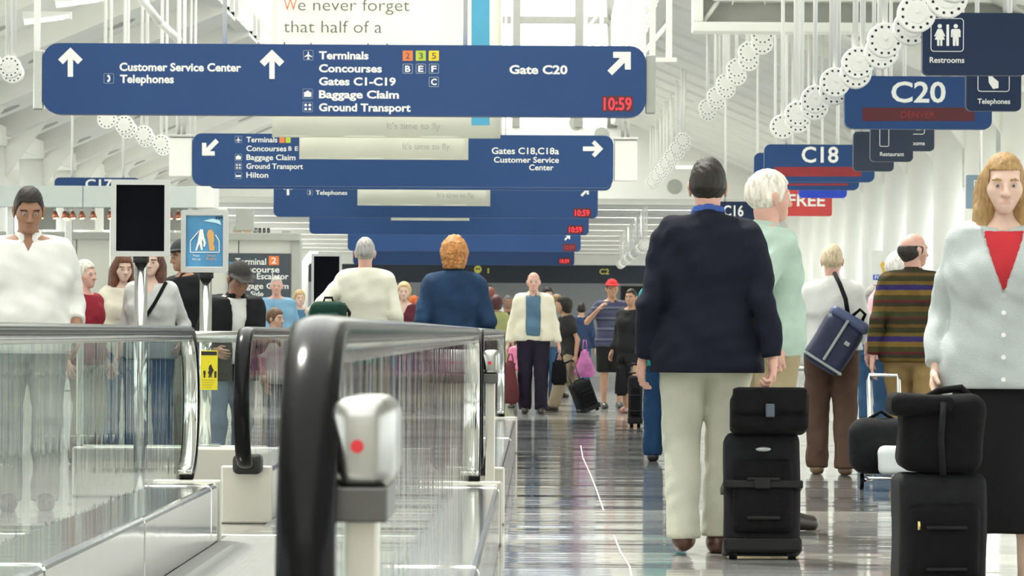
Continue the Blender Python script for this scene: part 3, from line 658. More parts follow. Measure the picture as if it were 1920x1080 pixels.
# lower flat ceiling behind the gable wall
box('flat_ceiling', (-14.5, YG+0.31, ZE+0.05), (11.5, YE, ZE+0.25), M_white, ceil)
M_fill = mat('fill_glow', (0.9, 0.9, 0.88), 0.4, emit=((1, 0.98, 0.94), 9.0))  # glow for strips added to brighten the far flat-ceilinged bay
y = YG+0.3; jj = 0
while y < YE-2:
    jj += 1
    if jj % 3 == 0: box('ceiling_fill_strip', (-13.0, y-0.6, ZE-0.06), (10.0, y-0.3, ZE+0.04), M_fill, ceil)
    box('ceiling_flute', (-13.5, y, ZE-0.22), (10.5, y+1.7, ZE+0.06), M_white2 if int(y) % 3 else M_white, ceil, 0.03); y += 2.6
# gable wall with the arched window
ZS = CAMZ+9.3
def gable():
    bm = bmesh.new(); N = 18; R = 4.06
    arc = [(XC+R*math.cos(math.pi*j/N), ZS+R*math.sin(math.pi*j/N)) for j in range(N+1)]
    zb = ZE-0.05; sill = 7.1
    outer = [(11, zb), (11, 15.5), (-14.5, 15.5), (-14.5, zb)]
    def quad(a, b, c, d): add_prism(bm, [a, b, c, d], YG, YG+0.3)
    quad((-14.5, zb), (11, zb), (11, sill), (-14.5, sill))
    quad((-14.5, sill), (XC-R, sill), (XC-R, 15.5), (-14.5, 15.5)); quad((XC+R, sill), (11, sill), (11, 15.5), (XC+R, 15.5))
    for (xa, za), (xb, zb_) in zip(arc, arc[1:]): quad((xb, zb_), (xa, za), (xa, 15.5), (xb, 15.5))
    return tag(bobj('wall_gable', bm, M_white), kind='structure'), arc
gw, arc = gable()
for x_, y_ in ((1080, 230), (1265, 350), (1128, 252), (700, 240)):
    p = at(x_, y_, YG-0.02); cyl('wall_vent', (p.x, YG-0.03, p.z), (p.x, YG+0.05, p.z), 0.22, M_grey_paint, gw, n=24)
M_frame = mat('window_frame', (0.30, 0.30, 0.27), 0.4)
win = tag(thing('window_1', None, None, (0, YG+0.1, 0)), kind='structure')
bm = bmesh.new()
for (xa, za), (xb, zb) in zip(arc, arc[1:]): add_cyl(bm, (xa, -0.08, za), (xb, -0.08, zb), 0.16, n=8)
add_cyl(bm, (XC+4.06, -0.08, 7.1), (XC+4.06, -0.08, ZS), 0.16, n=8); add_cyl(bm, (XC-4.06, -0.08, 7.1), (XC-4.06, -0.08, ZS), 0.16, n=8)
bobj('window_frame', bm, M_frame, win, True)
for x in (-6.31+1.87*i for i in range(1, 5)):
    top = ZS+math.sqrt(max(4.06**2-(x+0.3-XC)**2, 0)); box('mullion', (x+0.0-0.13, -0.2, 7.1), (x+0.13, 0.05, top), M_frame, win, 0.02)
for z in (ZS, ZS-1.95): box('transom', (XC-4.06, -0.18, z-0.11), (XC+4.06, 0.03, z+0.11), M_frame, win, 0.02)
prism('pane', [(XC-4.0, 7.1), (XC+4.0, 7.1)]+[(XC+4.0*math.cos(math.pi*j/18), ZS+4.0*math.sin(math.pi*j/18)) for j in range(19)], 0.0, 0.012, M_sky_glass, win)
# glazed side walls behind the columns
for sg, xw, nm in ((1, 9.2, 'wall_right'), (-1, -13.0, 'wall_left')):
    wl = tag(box(nm, (xw-0.12, Y0, 0), (xw+0.12, YE, 0.35), M_white), kind='structure')
    for y in np.arange(Y0, YE, 2.9): box('mullion', (xw-0.06, y-0.06, 0.35), (xw+0.06, y+0.06, ZE-0.3), M_white2, wl)
    for z in (1.6, 3.2): box('transom', (xw-0.05, Y0, z-0.04), (xw+0.05, YE, z+0.04), M_white2, wl)
    box('pane', (xw-0.006, Y0, 0.35), (xw+0.006, YE, ZE), M_sky_glass, wl)
    box('head_beam', (xw-0.15, Y0, ZE-0.9 if sg else 0), (xw+0.15, YE, ZE+0.3), M_white, wl)
tag(box('wall_back', (-14, Y0-0.2, 0), (11, Y0, 6.5), M_cream), kind='structure')
# end of the concourse: white bulkhead, dark sign band, grey wall
ew = tag(box('wall_end', (-14.5, YE, 0), (11.5, YE+0.3, 5.3), mat('wall_grey', (0.36, 0.37, 0.38), 0.6)), kind='structure')
box('bulkhead', (-14.4, YE-6, 4.35), (11.4, YE, ZE-0.2), M_white2, ew)
box('sign_band', (-14.4, YE-5.6, 3.46), (11.4, YE-4.9, 4.35), mat('band_dark', (0.02, 0.028, 0.045), 0.5, var=0.2, scale=0.4), ew)
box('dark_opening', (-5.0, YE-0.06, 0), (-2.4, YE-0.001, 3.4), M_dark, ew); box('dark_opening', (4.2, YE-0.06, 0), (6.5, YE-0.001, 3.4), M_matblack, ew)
def on_band(s, x0, x1, base, cap, m):
    o = lettering(ew, s, x0, x1, base, cap, YE-5.62, m, 0.02, name='band_lettering'); return o
M_ytext = mat('band_yellow', (0.75, 0.70, 0.15), 0.5)
on_band('C2', 1124, 1142, 514, 10, M_ytext); on_band('1', 914, 917, 512, 9, M_ytext)
bm = bmesh.new()
p = at(896, 505, YE-5.63)
bmesh.ops.create_circle(bm, cap_ends=True, radius=0.19, segments=20, matrix=Matrix.Translation(p) @ Matrix.Rotation(math.pi/2, 4, 'X')); bobj('band_emblem', bm, M_ytext, ew)
for dx in (-0.06, 0.06): cyl('emblem_dot', (p.x+dx, p.y-0.02, p.z+0.02), (p.x+dx, p.y-0.005, p.z+0.02), 0.045, M_matblack, ew, n=10)

# columns
def ordw(i): return ['first', 'second', 'third', 'fourth', 'fifth', 'sixth', 'seventh', 'eighth', 'ninth', 'tenth', 'eleventh', 'twelfth', 'thirteenth', 'fourteenth', 'fifteenth', 'sixteenth', 'seventeenth', 'eighteenth', 'nineteenth', 'twentieth',
                         'twenty-first', 'twenty-second', 'twenty-third', 'twenty-fourth', 'twenty-fifth', 'twenty-sixth', 'twenty-seventh', 'twenty-eighth', 'twenty-ninth', 'thirtieth'][i]
def column(x, y, label, grp):
    t = thing('column', label, 'column', (x, y, 0), 0, grp)
    cyl('shaft', (0, 0, 0.0), (0, 0, ZE-0.25), 0.27, M_white2, t, n=24); cyl('base_ring', (0, 0, 0), (0, 0, 0.12), 0.31, M_steel, t, n=24)
    bm = bmesh.new(); sx = 1 if x > 0 else -1
    add_prism(bm, [(0, ZE-1.25), (-sx*1.1, ZE-0.1+0.35), (0, ZE-0.25)], -0.05, 0.05); bobj('bracket', bm, M_white, t)
    return t
ycol = [58.5+5.0*i for i in range(-1, 11)] + [113+6*i for i in range(12)]
for i, y in enumerate(ycol): column(XR, y, 'white round column, %s from the front in the right-hand row' % ordw(i), 'right-hand columns')
yl = [71.5+5.8*i for i in range(7)]+[113+6*i for i in range(12)]
for i, y in enumerate(yl): column(XL, y, 'white round column, %s from the front in the left-hand row' % ordw(i), 'left-hand columns')

# big steel box frame hung under the right-hand ceiling
fr = thing('ceiling_truss_frame', 'grey white steel box frame hanging under the right ceiling above the drums', 'steel frame', (2.05, 50, 5.05))
Wf = 5.2
def fbar(nm, a, b, c, d, dy0=0, dy1=0.5, m=None): box(nm, (a, dy0, b), (c, dy1, d), m or M_white, fr, 0.015)
fbar('bottom_chord', 0, 0, Wf, 0.13); fbar('side_post', 0, 0.13, 0.14, 2.2); fbar('side_post', Wf-0.14, 0.13, Wf, 2.2); fbar('top_chord', 0, 2.2, Wf, 2.35)
fbar('inner_chord', 0.28, 0.42, Wf-0.3, 0.52, 0.12, 0.5); fbar('inner_post', 0.28, 0.52, 0.36, 2.2, 0.12, 0.5)
fbar('back_web', 0.14, 0.13, Wf-0.14, 2.2, 0.42, 0.5, M_grey_paint)
for (a, b) in (((0.12, 0.1), (0.36, 0.44)), ((0.34, 0.52), (0.6, 0.85))): cyl('corner_brace', (a[0], 0.2, a[1]), (b[0], 0.2, b[1]), 0.03, M_white, fr, n=8)
for i in range(2): cyl('hanger_rod', (0.8+i*3.4, 0.25, 2.35), (0.8+i*3.4, 0.25, 3.2-i*1.2 if i == 0 else 2.6), 0.03, M_white2, fr, n=8)
tube('conduit', [(0.75+0.22*math.cos(a), 0.1, 0.36-0.22*math.sin(a)) for a in np.linspace(math.pi, math.pi*1.5+3.14-1.6, 9)], 0.012, M_white2, fr, 6)
# ladder trusses standing in front of the clerestory walls
def ladder_truss(x, y, z0, z1, label):
    t = thing('ladder_truss', label, 'truss', (x, y, z0))
    H_ = z1-z0; wd = 0.42
    for a in (0, wd): box('chord', (a-0.05, -0.05, 0), (a+0.05, 0.05, H_), M_white2, t, 0.01)
    n_ = int(H_/0.62)
    for i in range(n_):
        z = 0.1+i*0.62; bm = bmesh.new(); add_cyl(bm, (0, 0, z), (wd, 0, z+0.5), 0.035, n=6); bobj('lacing', bm, M_white2, t)
    box('foot_plate', (-0.12, -0.1, -0.04), (wd+0.12, 0.1, 0.03), M_white, t)
    return t
ladder_truss(1.66, 60, 5.4, 9.9, 'white laced ladder truss rising above the right end of the front sign')
ladder_truss(1.2, 98, 7.0, 9.9, 'slimmer white laced truss behind the front sign, beside the arched window')
ladder_truss(-5.7, 90, 7.3, 9.9, 'white laced truss against the left clerestory wall')
# zig-zag bracing where the left slope meets the clerestory
br = thing('zigzag_bracing', 'white angled bracing where the left ceiling meets the upright wall', 'bracing', (XLI-0.15, 60, 0))
pts = [at(255, -15, 57), at(298, 40, 58), at(335, 75, 59)]
for a, b in zip(pts, pts[1:]): cyl('brace', a-Vector(br.location), b-Vector(br.location), 0.06, M_white2, br, n=8)

# pendant drums: perforated discs on rods, in rows along the hall
def drum_mesh():
    bm = bmesh.new(); add_cyl(bm, (0, -0.055, 0), (0, 0.055, 0), 1.0, n=28)
    me = bpy.data.meshes.new('drum'); bm.to_mesh(me); bm.free(); return me
def drum_proto(R):
    bm = bmesh.new(); add_cyl(bm, (0, -0.05, 0), (0, 0.05, 0), R, n=28); add_cyl(bm, (0, -0.058, 0), (0, -0.05, 0), R*0.93, R, n=28)
    d = bpy.data.meshes.new('drum_body'); bm.to_mesh(d); bm.free(); d.materials.append(M_white2)
    bm = bmesh.new(); add_cyl(bm, (0, -0.066, 0), (0, -0.056, 0), R*0.52, n=20); add_cyl(bm, (0, -0.085, R*0.1), (0, -0.06, R*0.1), R*0.10, n=10)
    hb = bpy.data.meshes.new('hub'); bm.to_mesh(hb); bm.free(); hb.materials.append(M_white)
    bm = bmesh.new()
    for j in range(12):
        a = 2*math.pi*(j+0.5)/12
        add_cyl(bm, (R*0.76*math.cos(a), -0.061, R*0.76*math.sin(a)), (R*0.76*math.cos(a), -0.055, R*0.76*math.sin(a)), R*0.075, n=8)
    ho = bpy.data.meshes.new('perforations'); bm.to_mesh(ho); bm.free(); ho.materials.append(M_matblack)
    return d, hb, ho
def drum_row(x, z, ys, R, ztop, where, zig=0.05):
    d, hb, ho = drum_proto(R); rods = {}
    for i, y in enumerate(ys):
        t = thing('pendant_drum', 'white perforated drum, %s from the front, %s' % (ordw(i), where), 'pendant', (x+(zig if i % 2 else -zig), y, z), 0, 'drums in the '+where)
        for me, nm in ((d, 'drum_body'), (hb, 'hub')): link(bpy.data.objects.new(nm, me), t)
        tag(link(bpy.data.objects.new('perforations', ho), t), kind='stuff')
        for dx in (-0.03, 0.05) if i % 3 == 0 else (0.0,):
            cyl('rod', (dx, 0, R*0.9), (dx, 0, ztop-z), 0.024, M_white2, t, n=8)
ZC = lambda X: ZE+SL*(XR-X)+0.3
drum_row(3.18, 3.67, [28.2+1.42*i for i in range(15)], 0.160, ZC(3.18), 'nearest right row')
drum_row(3.24, 5.30, [53.5+1.75*i for i in range(12)], 0.165, ZC(3.24), 'second right row under the box frame')
drum_row(3.24, 5.30, [83+1.9*i for i in range(14)], 0.165, ZC(3.24), 'third right row before the gable')
drum_row(3.2, 3.67, [112.5+2.2*i for i in range(16)], 0.165, ZE+0.08, 'farthest low right row', 0.0)
drum_row(-6.2, 4.05, [40.5+0.95*i for i in range(5)], 0.13, 5.05+SL*(-6.2-XL)+0.3, 'left row beside the front sign')
drum_row(-6.2, 4.05, [54.0+1.35*i for i in range(10)], 0.14, 5.05+SL*(-6.2-XL)+0.3, 'left row below the front sign')
M_tube = mat('lamp_tube', (0.9, 0.9, 0.88), 0.4, emit=((1, 1, 0.97), 2.0))
for x_, y_, Y_, lb in ((150, 10, 55, 'short fluorescent tube high on the left ceiling, near the photo corner'), (88, 42, 58, 'fluorescent tube on the left ceiling just above the front sign'), (1290, 314, 108, 'bright linear lamp below the right drums by the gable wall')):
    p = at(x_, y_, Y_); t = thing('tube_lamp', lb, 'lamp', p)
    cyl('tube', (-0.35, 0, 0), (0.35, 0, 0.1 if x_ < 500 else 0.0), 0.04, M_tube, t, n=10); box('housing', (-0.38, -0.03, 0.05), (0.38, 0.08, 0.17), M_white2, t, 0.01)

# ------------------------------------------------------------------ moving walkways
def sweep_rail(name, pts, prof, m, parent):
    """profile (u across, v outward) swept along a path in the YZ plane at x"""
    bm = bmesh.new(); rings = []
    for i, (x, y, z) in enumerate(pts):
        a = pts[max(i-1, 0)]; b = pts[min(i+1, len(pts)-1)]
        ty, tz = b[1]-a[1], b[2]-a[2]; L = math.hypot(ty, tz); ny, nz_ = -tz/L, ty/L
        rings.append([bm.verts.new((x+u, y+ny*v, z+nz_*v)) for u, v in prof])
    k = len(prof)
    for A, B in zip(rings, rings[1:]):
        for j in range(k): bm.faces.new((A[j], A[(j+1) % k], B[(j+1) % k], B[j]))
    bm.faces.new(rings[0]); bm.faces.new(rings[-1][::-1]); bmesh.ops.recalc_face_normals(bm, faces=bm.faces)
    return bobj(name, bm, m, parent, True)
RP = [(0.040*math.cos(a) if abs(math.cos(a)) < 0.99 else 0.040*math.cos(a), 0.016*math.sin(a)+0.012) for a in np.linspace(0, 2*math.pi, 18)[:-1]]
RP = [(max(-0.040, min(0.040, 0.046*math.cos(a))), max(-0.014, 0.024*math.sin(a))) for a in np.linspace(0, 2*math.pi, 20)[:-1]]
BP = [(-0.030, -0.045), (0.030, -0.045), (0.034, -0.014), (-0.034, -0.014)]
def rail_path(x, y0, y1, ztop=1.0, r=0.345, a_end0=178, a_end1=178):
    zc = ztop-r; P = []
    for a in np.linspace(a_end0, 0, 18): P.append((x, y0+r-r*math.sin(math.radians(a)), zc+r*math.cos(math.radians(a))))
    n_ = max(2, int((y1-y0)/2.0))
    for i in range(1, n_): P.append((x, y0+r+(y1-y0-2*r)*i/n_, ztop))
    for a in np.linspace(0, a_end1, 18): P.append((x, y1-r+r*math.sin(math.radians(a)), zc+r*math.cos(math.radians(a))))
    return P
M_belt = mat('pallet_grey', (0.30, 0.30, 0.29), 0.45, 0.4, 0.1, 3, 0.6, 60, stretch=(40, 0.05, 1))
M_plinth = mat('plinth_steel', (0.60, 0.58, 0.52), 0.4, 0.55, 0.08, 2, 0.05, 3)
def walkway(label, xl, xr, y0, y1, boxes, innl=0.125, innr=0.125, cb0=-1.2, cb1=0.4, outer=0.135, zd=0.29, glass_step=1.9):
    t = thing('moving_walkway', label, 'walkway', (0, y0, 0))
    o = lambda y: y-y0
    xi0, xi1 = xl+innl, xr-innr
    box('pallet_belt', (xi0, o(y0)+cb0+0.4, 0.001), (xi1, o(y1)+0.1, 0.012), M_belt, t)
    for ya, yb in ((y0+cb0, y0+cb0+0.4), (y1+0.1, y1+cb1)): box('comb_plate', (xi0-0.05, o(ya), 0.0), (xi1+0.05, o(yb), 0.02), M_polish, t, 0.006)
    for x, sg in ((xl, -1), (xr, 1)):
        xo, xi = x+sg*outer, x-sg*(innl if sg < 0 else innr)
        yy = y0+0.55; j = 0
        while yy < y1-0.35:
            ye = min(yy+2.9, y1-0.35); dzp = 0.004*(j % 2)
            bm = bmesh.new(); a, b = min(xo, xi), max(xo, xi)
            add_box(bm, (a, o(yy)+0.004, 0.0), (b, o(ye)-0.004, zd-dzp), 0.022, 3)
            bobj('deck_cladding', bm, M_polish, t); yy = ye; j += 1
        box('front_plinth', (min(xo, xi)-0.01, o(y0)+0.50, 0), (max(xo, xi)+0.01, o(y0)+0.56, zd+0.01), M_plinth, t, 0.01)
        box('front_plinth', (min(xo, xi)-0.01, o(y1)-0.36, 0), (max(xo, xi)+0.01, o(y1)-0.30, zd+0.01), M_plinth, t, 0.01)
        P = [(a, b-y0, c) for a, b, c in rail_path(x, y0, y1)]
        sweep_rail('handrail', P, RP, M_rubber, t); sweep_rail('rail_guide', P, BP, M_polish, t)
        bm = bmesh.new(); add_box(bm, (x-0.075, 0.36, zd-0.03), (x+0.075, 0.52, zd+0.075), 0.03, 3); bobj('handrail_inlet', bm, M_matblack, t)
        # glass: curved newel piece plus straight panes
        r = 0.30; zc = 0.655; y = y0+0.345
        cir = lambda yc, sgn: [(yc+sgn*r*math.sin(math.radians(a)), zc+r*math.cos(math.radians(a))) for a in np.linspace(0, 180, 15)]
        for yc, sgn in ((o(y0)+0.345, -1), (o(y1)-0.345, 1)):
            Pn = cir(yc, sgn)+[(yc-sgn*0.2, zc-r), (yc-sgn*0.2, zc+r)]
            bm = bmesh.new(); A = [bm.verts.new((x-0.006, a, b)) for a, b in Pn]; B = [bm.verts.new((x+0.006, a, b)) for a, b in Pn]
            bm.faces.new(A); bm.faces.new(B[::-1])
            for q in range(len(Pn)): bm.faces.new((A[q], A[(q+1) % len(Pn)], B[(q+1) % len(Pn)], B[q]))
            bmesh.ops.recalc_face_normals(bm, faces=bm.faces); bobj('newel_glass', bm, M_rail_glass, t)
        ya = y0+0.55; n_ = max(1, round((y1-y0-1.1)/glass_step)); st = (y1-y0-1.1)/n_
        for q in range(n_): box('glass_panel', (x-0.006, o(ya+q*st)+0.006, zd-0.01), (x+0.006, o(ya+(q+1)*st)-0.006, 0.965), M_rail_glass, t)
    for x, y in boxes:
        # emergency stop housing on its post
        bm = bmesh.new(); add_box(bm, (x, o(y), 0.785), (x+0.088, o(y)+0.30, 0.912), 0.028, 4); hb = bobj('stop_housing', bm, mat('housing_metal', (0.36, 0.36, 0.35), 0.3, 1.0, 0.06, 5), t, True)
        box('housing_base', (x-0.004, o(y)-0.002, 0.742), (x+0.08, o(y)+0.28, 0.79), M_dsteel, t, 0.004)
        cyl('stop_button', (x+0.038, o(y)-0.006, 0.845), (x+0.038, o(y)+0.004, 0.845), 0.009, mat('button_red', (0.6, 0.02, 0.03), 0.35), hb, n=16)
        box('housing_post', (x+0.018, o(y)+0.05, 0.0), (x+0.066, o(y)+0.10, 0.745), M_plinth, t, 0.006)
    return t
walkway('near moving walkway with glass sides, its black newel loop in front', -1.66, -0.31, 5.0, 17.9, [(-0.282, 5.05)], 0.163, 0.125)
walkway('second moving walkway beyond the landing, two travellers standing on it', -1.50, -0.315, 18.9, 31.4, [(-0.283, 18.95)], 0.11, 0.11, -0.6, 0.4)
# short glass barrier bridging the gap on the left, and its plinth
gb = thing('glass_barrier', 'low glass barrier with steel rail between walkway and sign post', 'barrier', (-2.05, 22.6, 0))
box('plinth', (-0.75, -0.15, 0), (0.40, 0.3, 0.30), M_plinth, gb, 0.015); box('glass_panel', (-0.70, -0.01, 0.30), (0.2, 0.01, 0.93), M_rail_glass, gb)
tube('top_rail', [(-0.72, 0, 0.965), (0.25, 0, 0.965)], 0.035, M_steel, gb, 12)
box('end_post', (-0.74, -0.02, 0.30), (-0.70, 0.02, 0.97), M_steel, gb, 0.005)
cs = at(392, 694, 22.589); cz = thing('caution_sticker', 'yellow caution notice with black pictograms on the glass barrier', 'notice', cs)
def lp(dx, dz): return (dx/FPX*22.6, -dz/FPX*22.6)
prism('notice_sheet', [lp(-16, -37), lp(16, -37), lp(16, 37), lp(-16, 37)][::-1], -0.004, 0.0, mat('notice_yellow', (0.85, 0.72, 0.02), 0.5, var=0.03), cz)
prism('header_bar', [lp(-14.5, -35), lp(14.5, -35), lp(14.5, -28), lp(-14.5, -28)][::-1], -0.006, -0.004, M_matblack, cz)
lettering(cz, 'CAUTION', 380, 404, 664.5, 4.5, 22.6, mat('notice_yellow', (0.85, 0.72, 0.02), 0.5), 0.02, -0.0075)
for nm, P in (('woman_pictogram', [(2, -10), (5, -10), (5, -7), (9, 0), (6, 6), (5, 10), (5, 14), (3, 14), (3, 10), (1, 14), (-1, 14), (0, 8), (-2, 5), (1, -2), (-1, 0), (0, -7)]), ('child_pictogram', [(-10, 1), (-7, 1), (-6, 5), (-7, 9), (-7, 14), (-10, 14), (-10, 9), (-11, 5)]), ('case_pictogram', [(10, 2), (14, 2), (14, 14), (10, 14)])):
    prism(nm, [lp(a, b) for a, b in P][::-1], -0.006, -0.004, M_matblack, cz)
for q in range(4): prism('notice_line', [lp(-13, 18+q*4.5), lp(11-q*2, 18+q*4.5), lp(11-q*2, 19.6+q*4.5), lp(-13, 19.6+q*4.5)][::-1], -0.005, -0.004, mat('notice_line', (0.55, 0.45, 0.02), 0.5), cz)

# sign stands
def stand(label, x0, x1, y0, y1, pxp, Y, zbase, screen, name='sign_stand', wp=0.037):
    c = at((x0+x1)/2, (y0+y1)/2, Y); t = thing(name, label, 'sign stand', (at(pxp, VY, Y).x, Y, zbase))
    W_, H_ = (x1-x0)/FPX*Y, (y1-y0)/FPX*Y; cx, cz_ = c.x-t.location.x, c.z-zbase
    bm = bmesh.new(); frame_ring(bm, W_, H_, 0.012, 0.030 if screen is None else 0.03, -0.03, 0.012)
    f = bobj('frame', bm, mat('aluminium_frame', (0.52, 0.53, 0.52), 0.4, 0.5, 0.04), t); f.location = (cx, 0, cz_)
    p = box('board', (-W_/2+0.02, -0.012, -H_/2+0.02), (W_/2-0.02, 0.01, H_/2-0.02), screen or M_screen, t); p.location = (cx, 0, cz_)
    bot = cz_-H_/2
    cyl('post', (0, 0.02, 0.0), (0, 0.02, bot-0.03), wp, M_polish, t, n=20); cyl('collar', (0, 0.02, bot-0.035), (0, 0.02, bot+0.01), wp*1.25, M_matblack, t, n=20)
    cyl('foot_plate', (0, 0.02, 0.0), (0, 0.02, 0.012), wp*2.6, M_steel, t, n=24)
    return t
stand('tall stand with a blank black board, in front of two women', 209, 319, 337, 481, 263, 21.2, 0.0, None)
st2 = stand('stand with a blue framed poster of a walking figure', 340, 428, 394, 511, 385, 22.7, 0.30, mat('poster_blue', (0.07, 0.27, 0.50), 0.45, var=0.35, scale=5))
Yp = 22.685
poly_px(st2, 'poster_margin', [(347, 402), (421, 402), (421, 404.5), (347, 404.5)], Yp, M_letter); poly_px(st2, 'poster_margin', [(347, 500), (421, 500), (421, 503), (347, 503)], Yp, M_letter)
poly_px(st2, 'poster_margin', [(345, 402), (348, 402), (348, 503), (345, 503)], Yp, M_letter); poly_px(st2, 'poster_margin', [(419, 402), (422, 402), (422, 503), (419, 503)], Yp, M_letter)
for a, b in (((357, 473), (411, 473)), ((357, 473), (357, 452)), ((357, 452), (373, 433)), ((411, 473), (411, 452)), ((411, 452), (404, 440))):
    dx, dy = b[0]-a[0], b[1]-a[1]; L = math.hypot(dx, dy); nx, ny = -dy/L*0.8, dx/L*0.8
    poly_px(st2, 'outline', [(a[0]+nx, a[1]+ny), (b[0]+nx, b[1]+ny), (b[0]-nx, b[1]-ny), (a[0]-nx, a[1]-ny)], Yp, M_letter)
poly_px(st2, 'walking_figure', [(375, 430), (381, 430), (381, 435), (383, 444), (386, 455), (384, 463), (381, 462), (382, 455), (379, 448), (379, 455), (380, 469), (377, 469), (374, 457), (369, 470), (366, 470), (371, 452), (373, 438)], Yp, M_letter)
poly_px(st2, 'standing_figure', [(390, 432), (396, 430), (401, 436), (402, 450), (400, 458), (403, 462), (402, 470), (393, 470), (390, 450), (388, 440)], Yp, mat('poster_orange', (0.72, 0.40, 0.14), 0.5))
poly_px(st2, 'jet_shape', [(381, 414), (398, 410), (412, 413), (415, 422), (405, 418)], Yp, mat('poster_pale', (0.55, 0.80, 0.86), 0.5)); 
for q in range(3): poly_px(st2, 'tail_fin', [(404+q*5, 407), (408+q*5, 406), (406+q*5, 412)], Yp-0.002, M_navy)
lettering(st2, 'Please', 362, 374, 481, 4, Yp, M_letter, 0.0); lettering(st2, 'Walk Left', 360, 376, 488, 4, Yp, M_letter, 0.0); lettering(st2, 'Stand', 389, 404, 481, 4, Yp, mat('poster_orange', (0.72, 0.40, 0.14), 0.5), 0.0); lettering(st2, 'Right', 387, 406, 487, 4, Yp, mat('poster_orange', (0.72, 0.40, 0.14), 0.5), 0.0)
st3 = stand('distant black monitor on a stand left of the man in the pale sweater', 584, 641, 476, 577, 612, 45.0, 0.0, None, 'monitor_stand')
# ------------------------------------------------------------------ hanging signs
def hang_sign(label, x0, x1, y0, y1, s, m, name='hanging_sign', th=0.16, r=0.10, hang=None, zt=7.0, cat='sign', group=None):
    Xm = at((x0+x1)/2, 500, Ys(s)).x; YY = Ys(s)
    zt = ZE+0.1 if YY > YG else (ZE+SL*(XR-Xm)+0.2 if Xm > XRI else ZE+SL*(Xm-XL)+0.2 if Xm < XLI else 9.9)
    if XLI < Xm < XRI and YY < YG and hang != (): box('tie_beam', (XLI, YY+0.0, 9.85), (XRI, YY+0.2, 10.05), M_white2, ceil, 0.01)
    Y = Ys(s); c = at((x0+x1)/2, (y0+y1)/2, Y); t = thing(name, label, cat, c, 0, group)
    t['Y'] = Y
    W_, H_ = (x1-x0)/s, (y1-y0)/s
    prism('sign_body', rounded(W_, H_, min(r, H_*0.3)), 0.0, th, m, t)
    for hx in (hang if hang is not None else (-0.32, 0.32)):
        cyl('hanger', (hx*W_, th/2, H_/2-0.01), (hx*W_, th/2, zt-c.z), 0.022, M_white2, t, n=8)
    return t
def up_arrow(t, cx, y0, y1, Y, hw=23, w_=8):
    h_ = hw*0.98
    poly_px(t, 'arrow', [(cx, y0), (cx+hw, y0+h_), (cx+hw-9, y0+h_+9), (cx+w_/2+1, y0+17+5), (cx+w_/2+1, y1), (cx-w_/2-1, y1), (cx-w_/2-1, y0+17+5), (cx-hw+9, y0+h_+9), (cx-hw, y0+h_)], Y, M_letter)
def rot_arrow(t, cx, cy, size, ang, Y):
    """arrow pointing right, turned by ang degrees, `size` px across"""
    base = [(0.5, 0), (0.08, -0.42), (-0.06, -0.28), (0.10, -0.11), (-0.5, -0.11), (-0.5, 0.11), (0.10, 0.11), (-0.06, 0.28), (0.08, 0.42)]
    a = math.radians(ang); poly_px(t, 'arrow', [(cx+size*(x*math.cos(a)-y*math.sin(a)), cy+size*(x*math.sin(a)+y*math.cos(a))) for x, y in base], Y, M_letter)
def square(t, x0, y0, x1, y1, Y, m, yf=-0.003): return poly_px(t, 'square', [(x0, y0), (x1, y0), (x1, y1), (x0, y1)], Y, m, yf)
def outline(t, x0, y0, x1, y1, Y, m, w_=1.0, rr=0.012):
    p = at((x0+x1)/2, (y0+y1)/2, Y); s_ = FPX/Y; bm = bmesh.new(); frame_ring(bm, (x1-x0)/s_, (y1-y0)/s_, rr, w_/s_, -0.004, 0.0)
    o = bobj('icon_outline', bm, m, t); o.location = Vector((p.x, Y, p.z))-t.location; return o
M_iconline = mat('icon_line', (0.30, 0.36, 0.45), 0.5)
def icon(t, kind, cx, cy, r, Y):
    outline(t, cx-r, cy-r, cx+r, cy+r, Y, M_iconline, max(0.7, r*0.09), 0.012)
    u = r*0.8
    if kind == 'plane': P = [(0, -1), (0.15, -0.7), (0.15, -0.2), (0.95, 0.3), (0.95, 0.5), (0.15, 0.25), (0.12, 0.7), (0.4, 0.92), (0.4, 1), (-0.4, 1), (-0.4, 0.92), (-0.12, 0.7), (-0.15, 0.25), (-0.95, 0.5), (-0.95, 0.3), (-0.15, -0.2), (-0.15, -0.7)]
    elif kind == 'case': P = [(-0.9, -0.45), (-0.4, -0.45), (-0.4, -0.75), (0.4, -0.75), (0.4, -0.45), (0.9, -0.45), (0.9, 0.75), (-0.9, 0.75)]
    elif kind == 'phone': P = [(-0.25, -0.95), (0.2, -0.75), (0.4, -0.2), (0.4, 0.2), (0.2, 0.75), (-0.25, 0.95), (-0.45, 0.45), (-0.1, 0.35), (0.0, 0.0), (-0.1, -0.35), (-0.45, -0.45)]
    elif kind == 'bed': P = [(-0.95, -0.4), (-0.8, -0.4), (-0.8, 0.0), (0.9, -0.1), (0.9, 0.6), (-0.95, 0.6)]
    else:
        for a, b in ((-0.5, -0.5), (0.5, -0.5), (-0.5, 0.5), (0.5, 0.5)):
            poly_px(t, 'pictogram', [(cx+u*(a+dx*0.32), cy+u*(b+dy*0.32)) for dx, dy in ((-1, -0.3), (-0.3, -1), (0.3, -1), (1, -0.3), (1, 1), (-1, 1))], Y, M_letter)
        return
    poly_px(t, 'pictogram', [(cx+u*a, cy+u*b) for a, b in P], Y, M_letter)
def clock(t, x0, x1, base, cap, Y, m=None, s='10:59'):
    poly_px(t, 'clock_plate', [(x0-3, base-cap-3), (x1+3, base-cap-3), (x1+3, base+3), (x0-3, base+3)], Y, M_ledplate, -0.002)
    lettering(t, s, x0, x1, base, cap, Y, m or M_led, 0.012, -0.006, 'clock_digits')
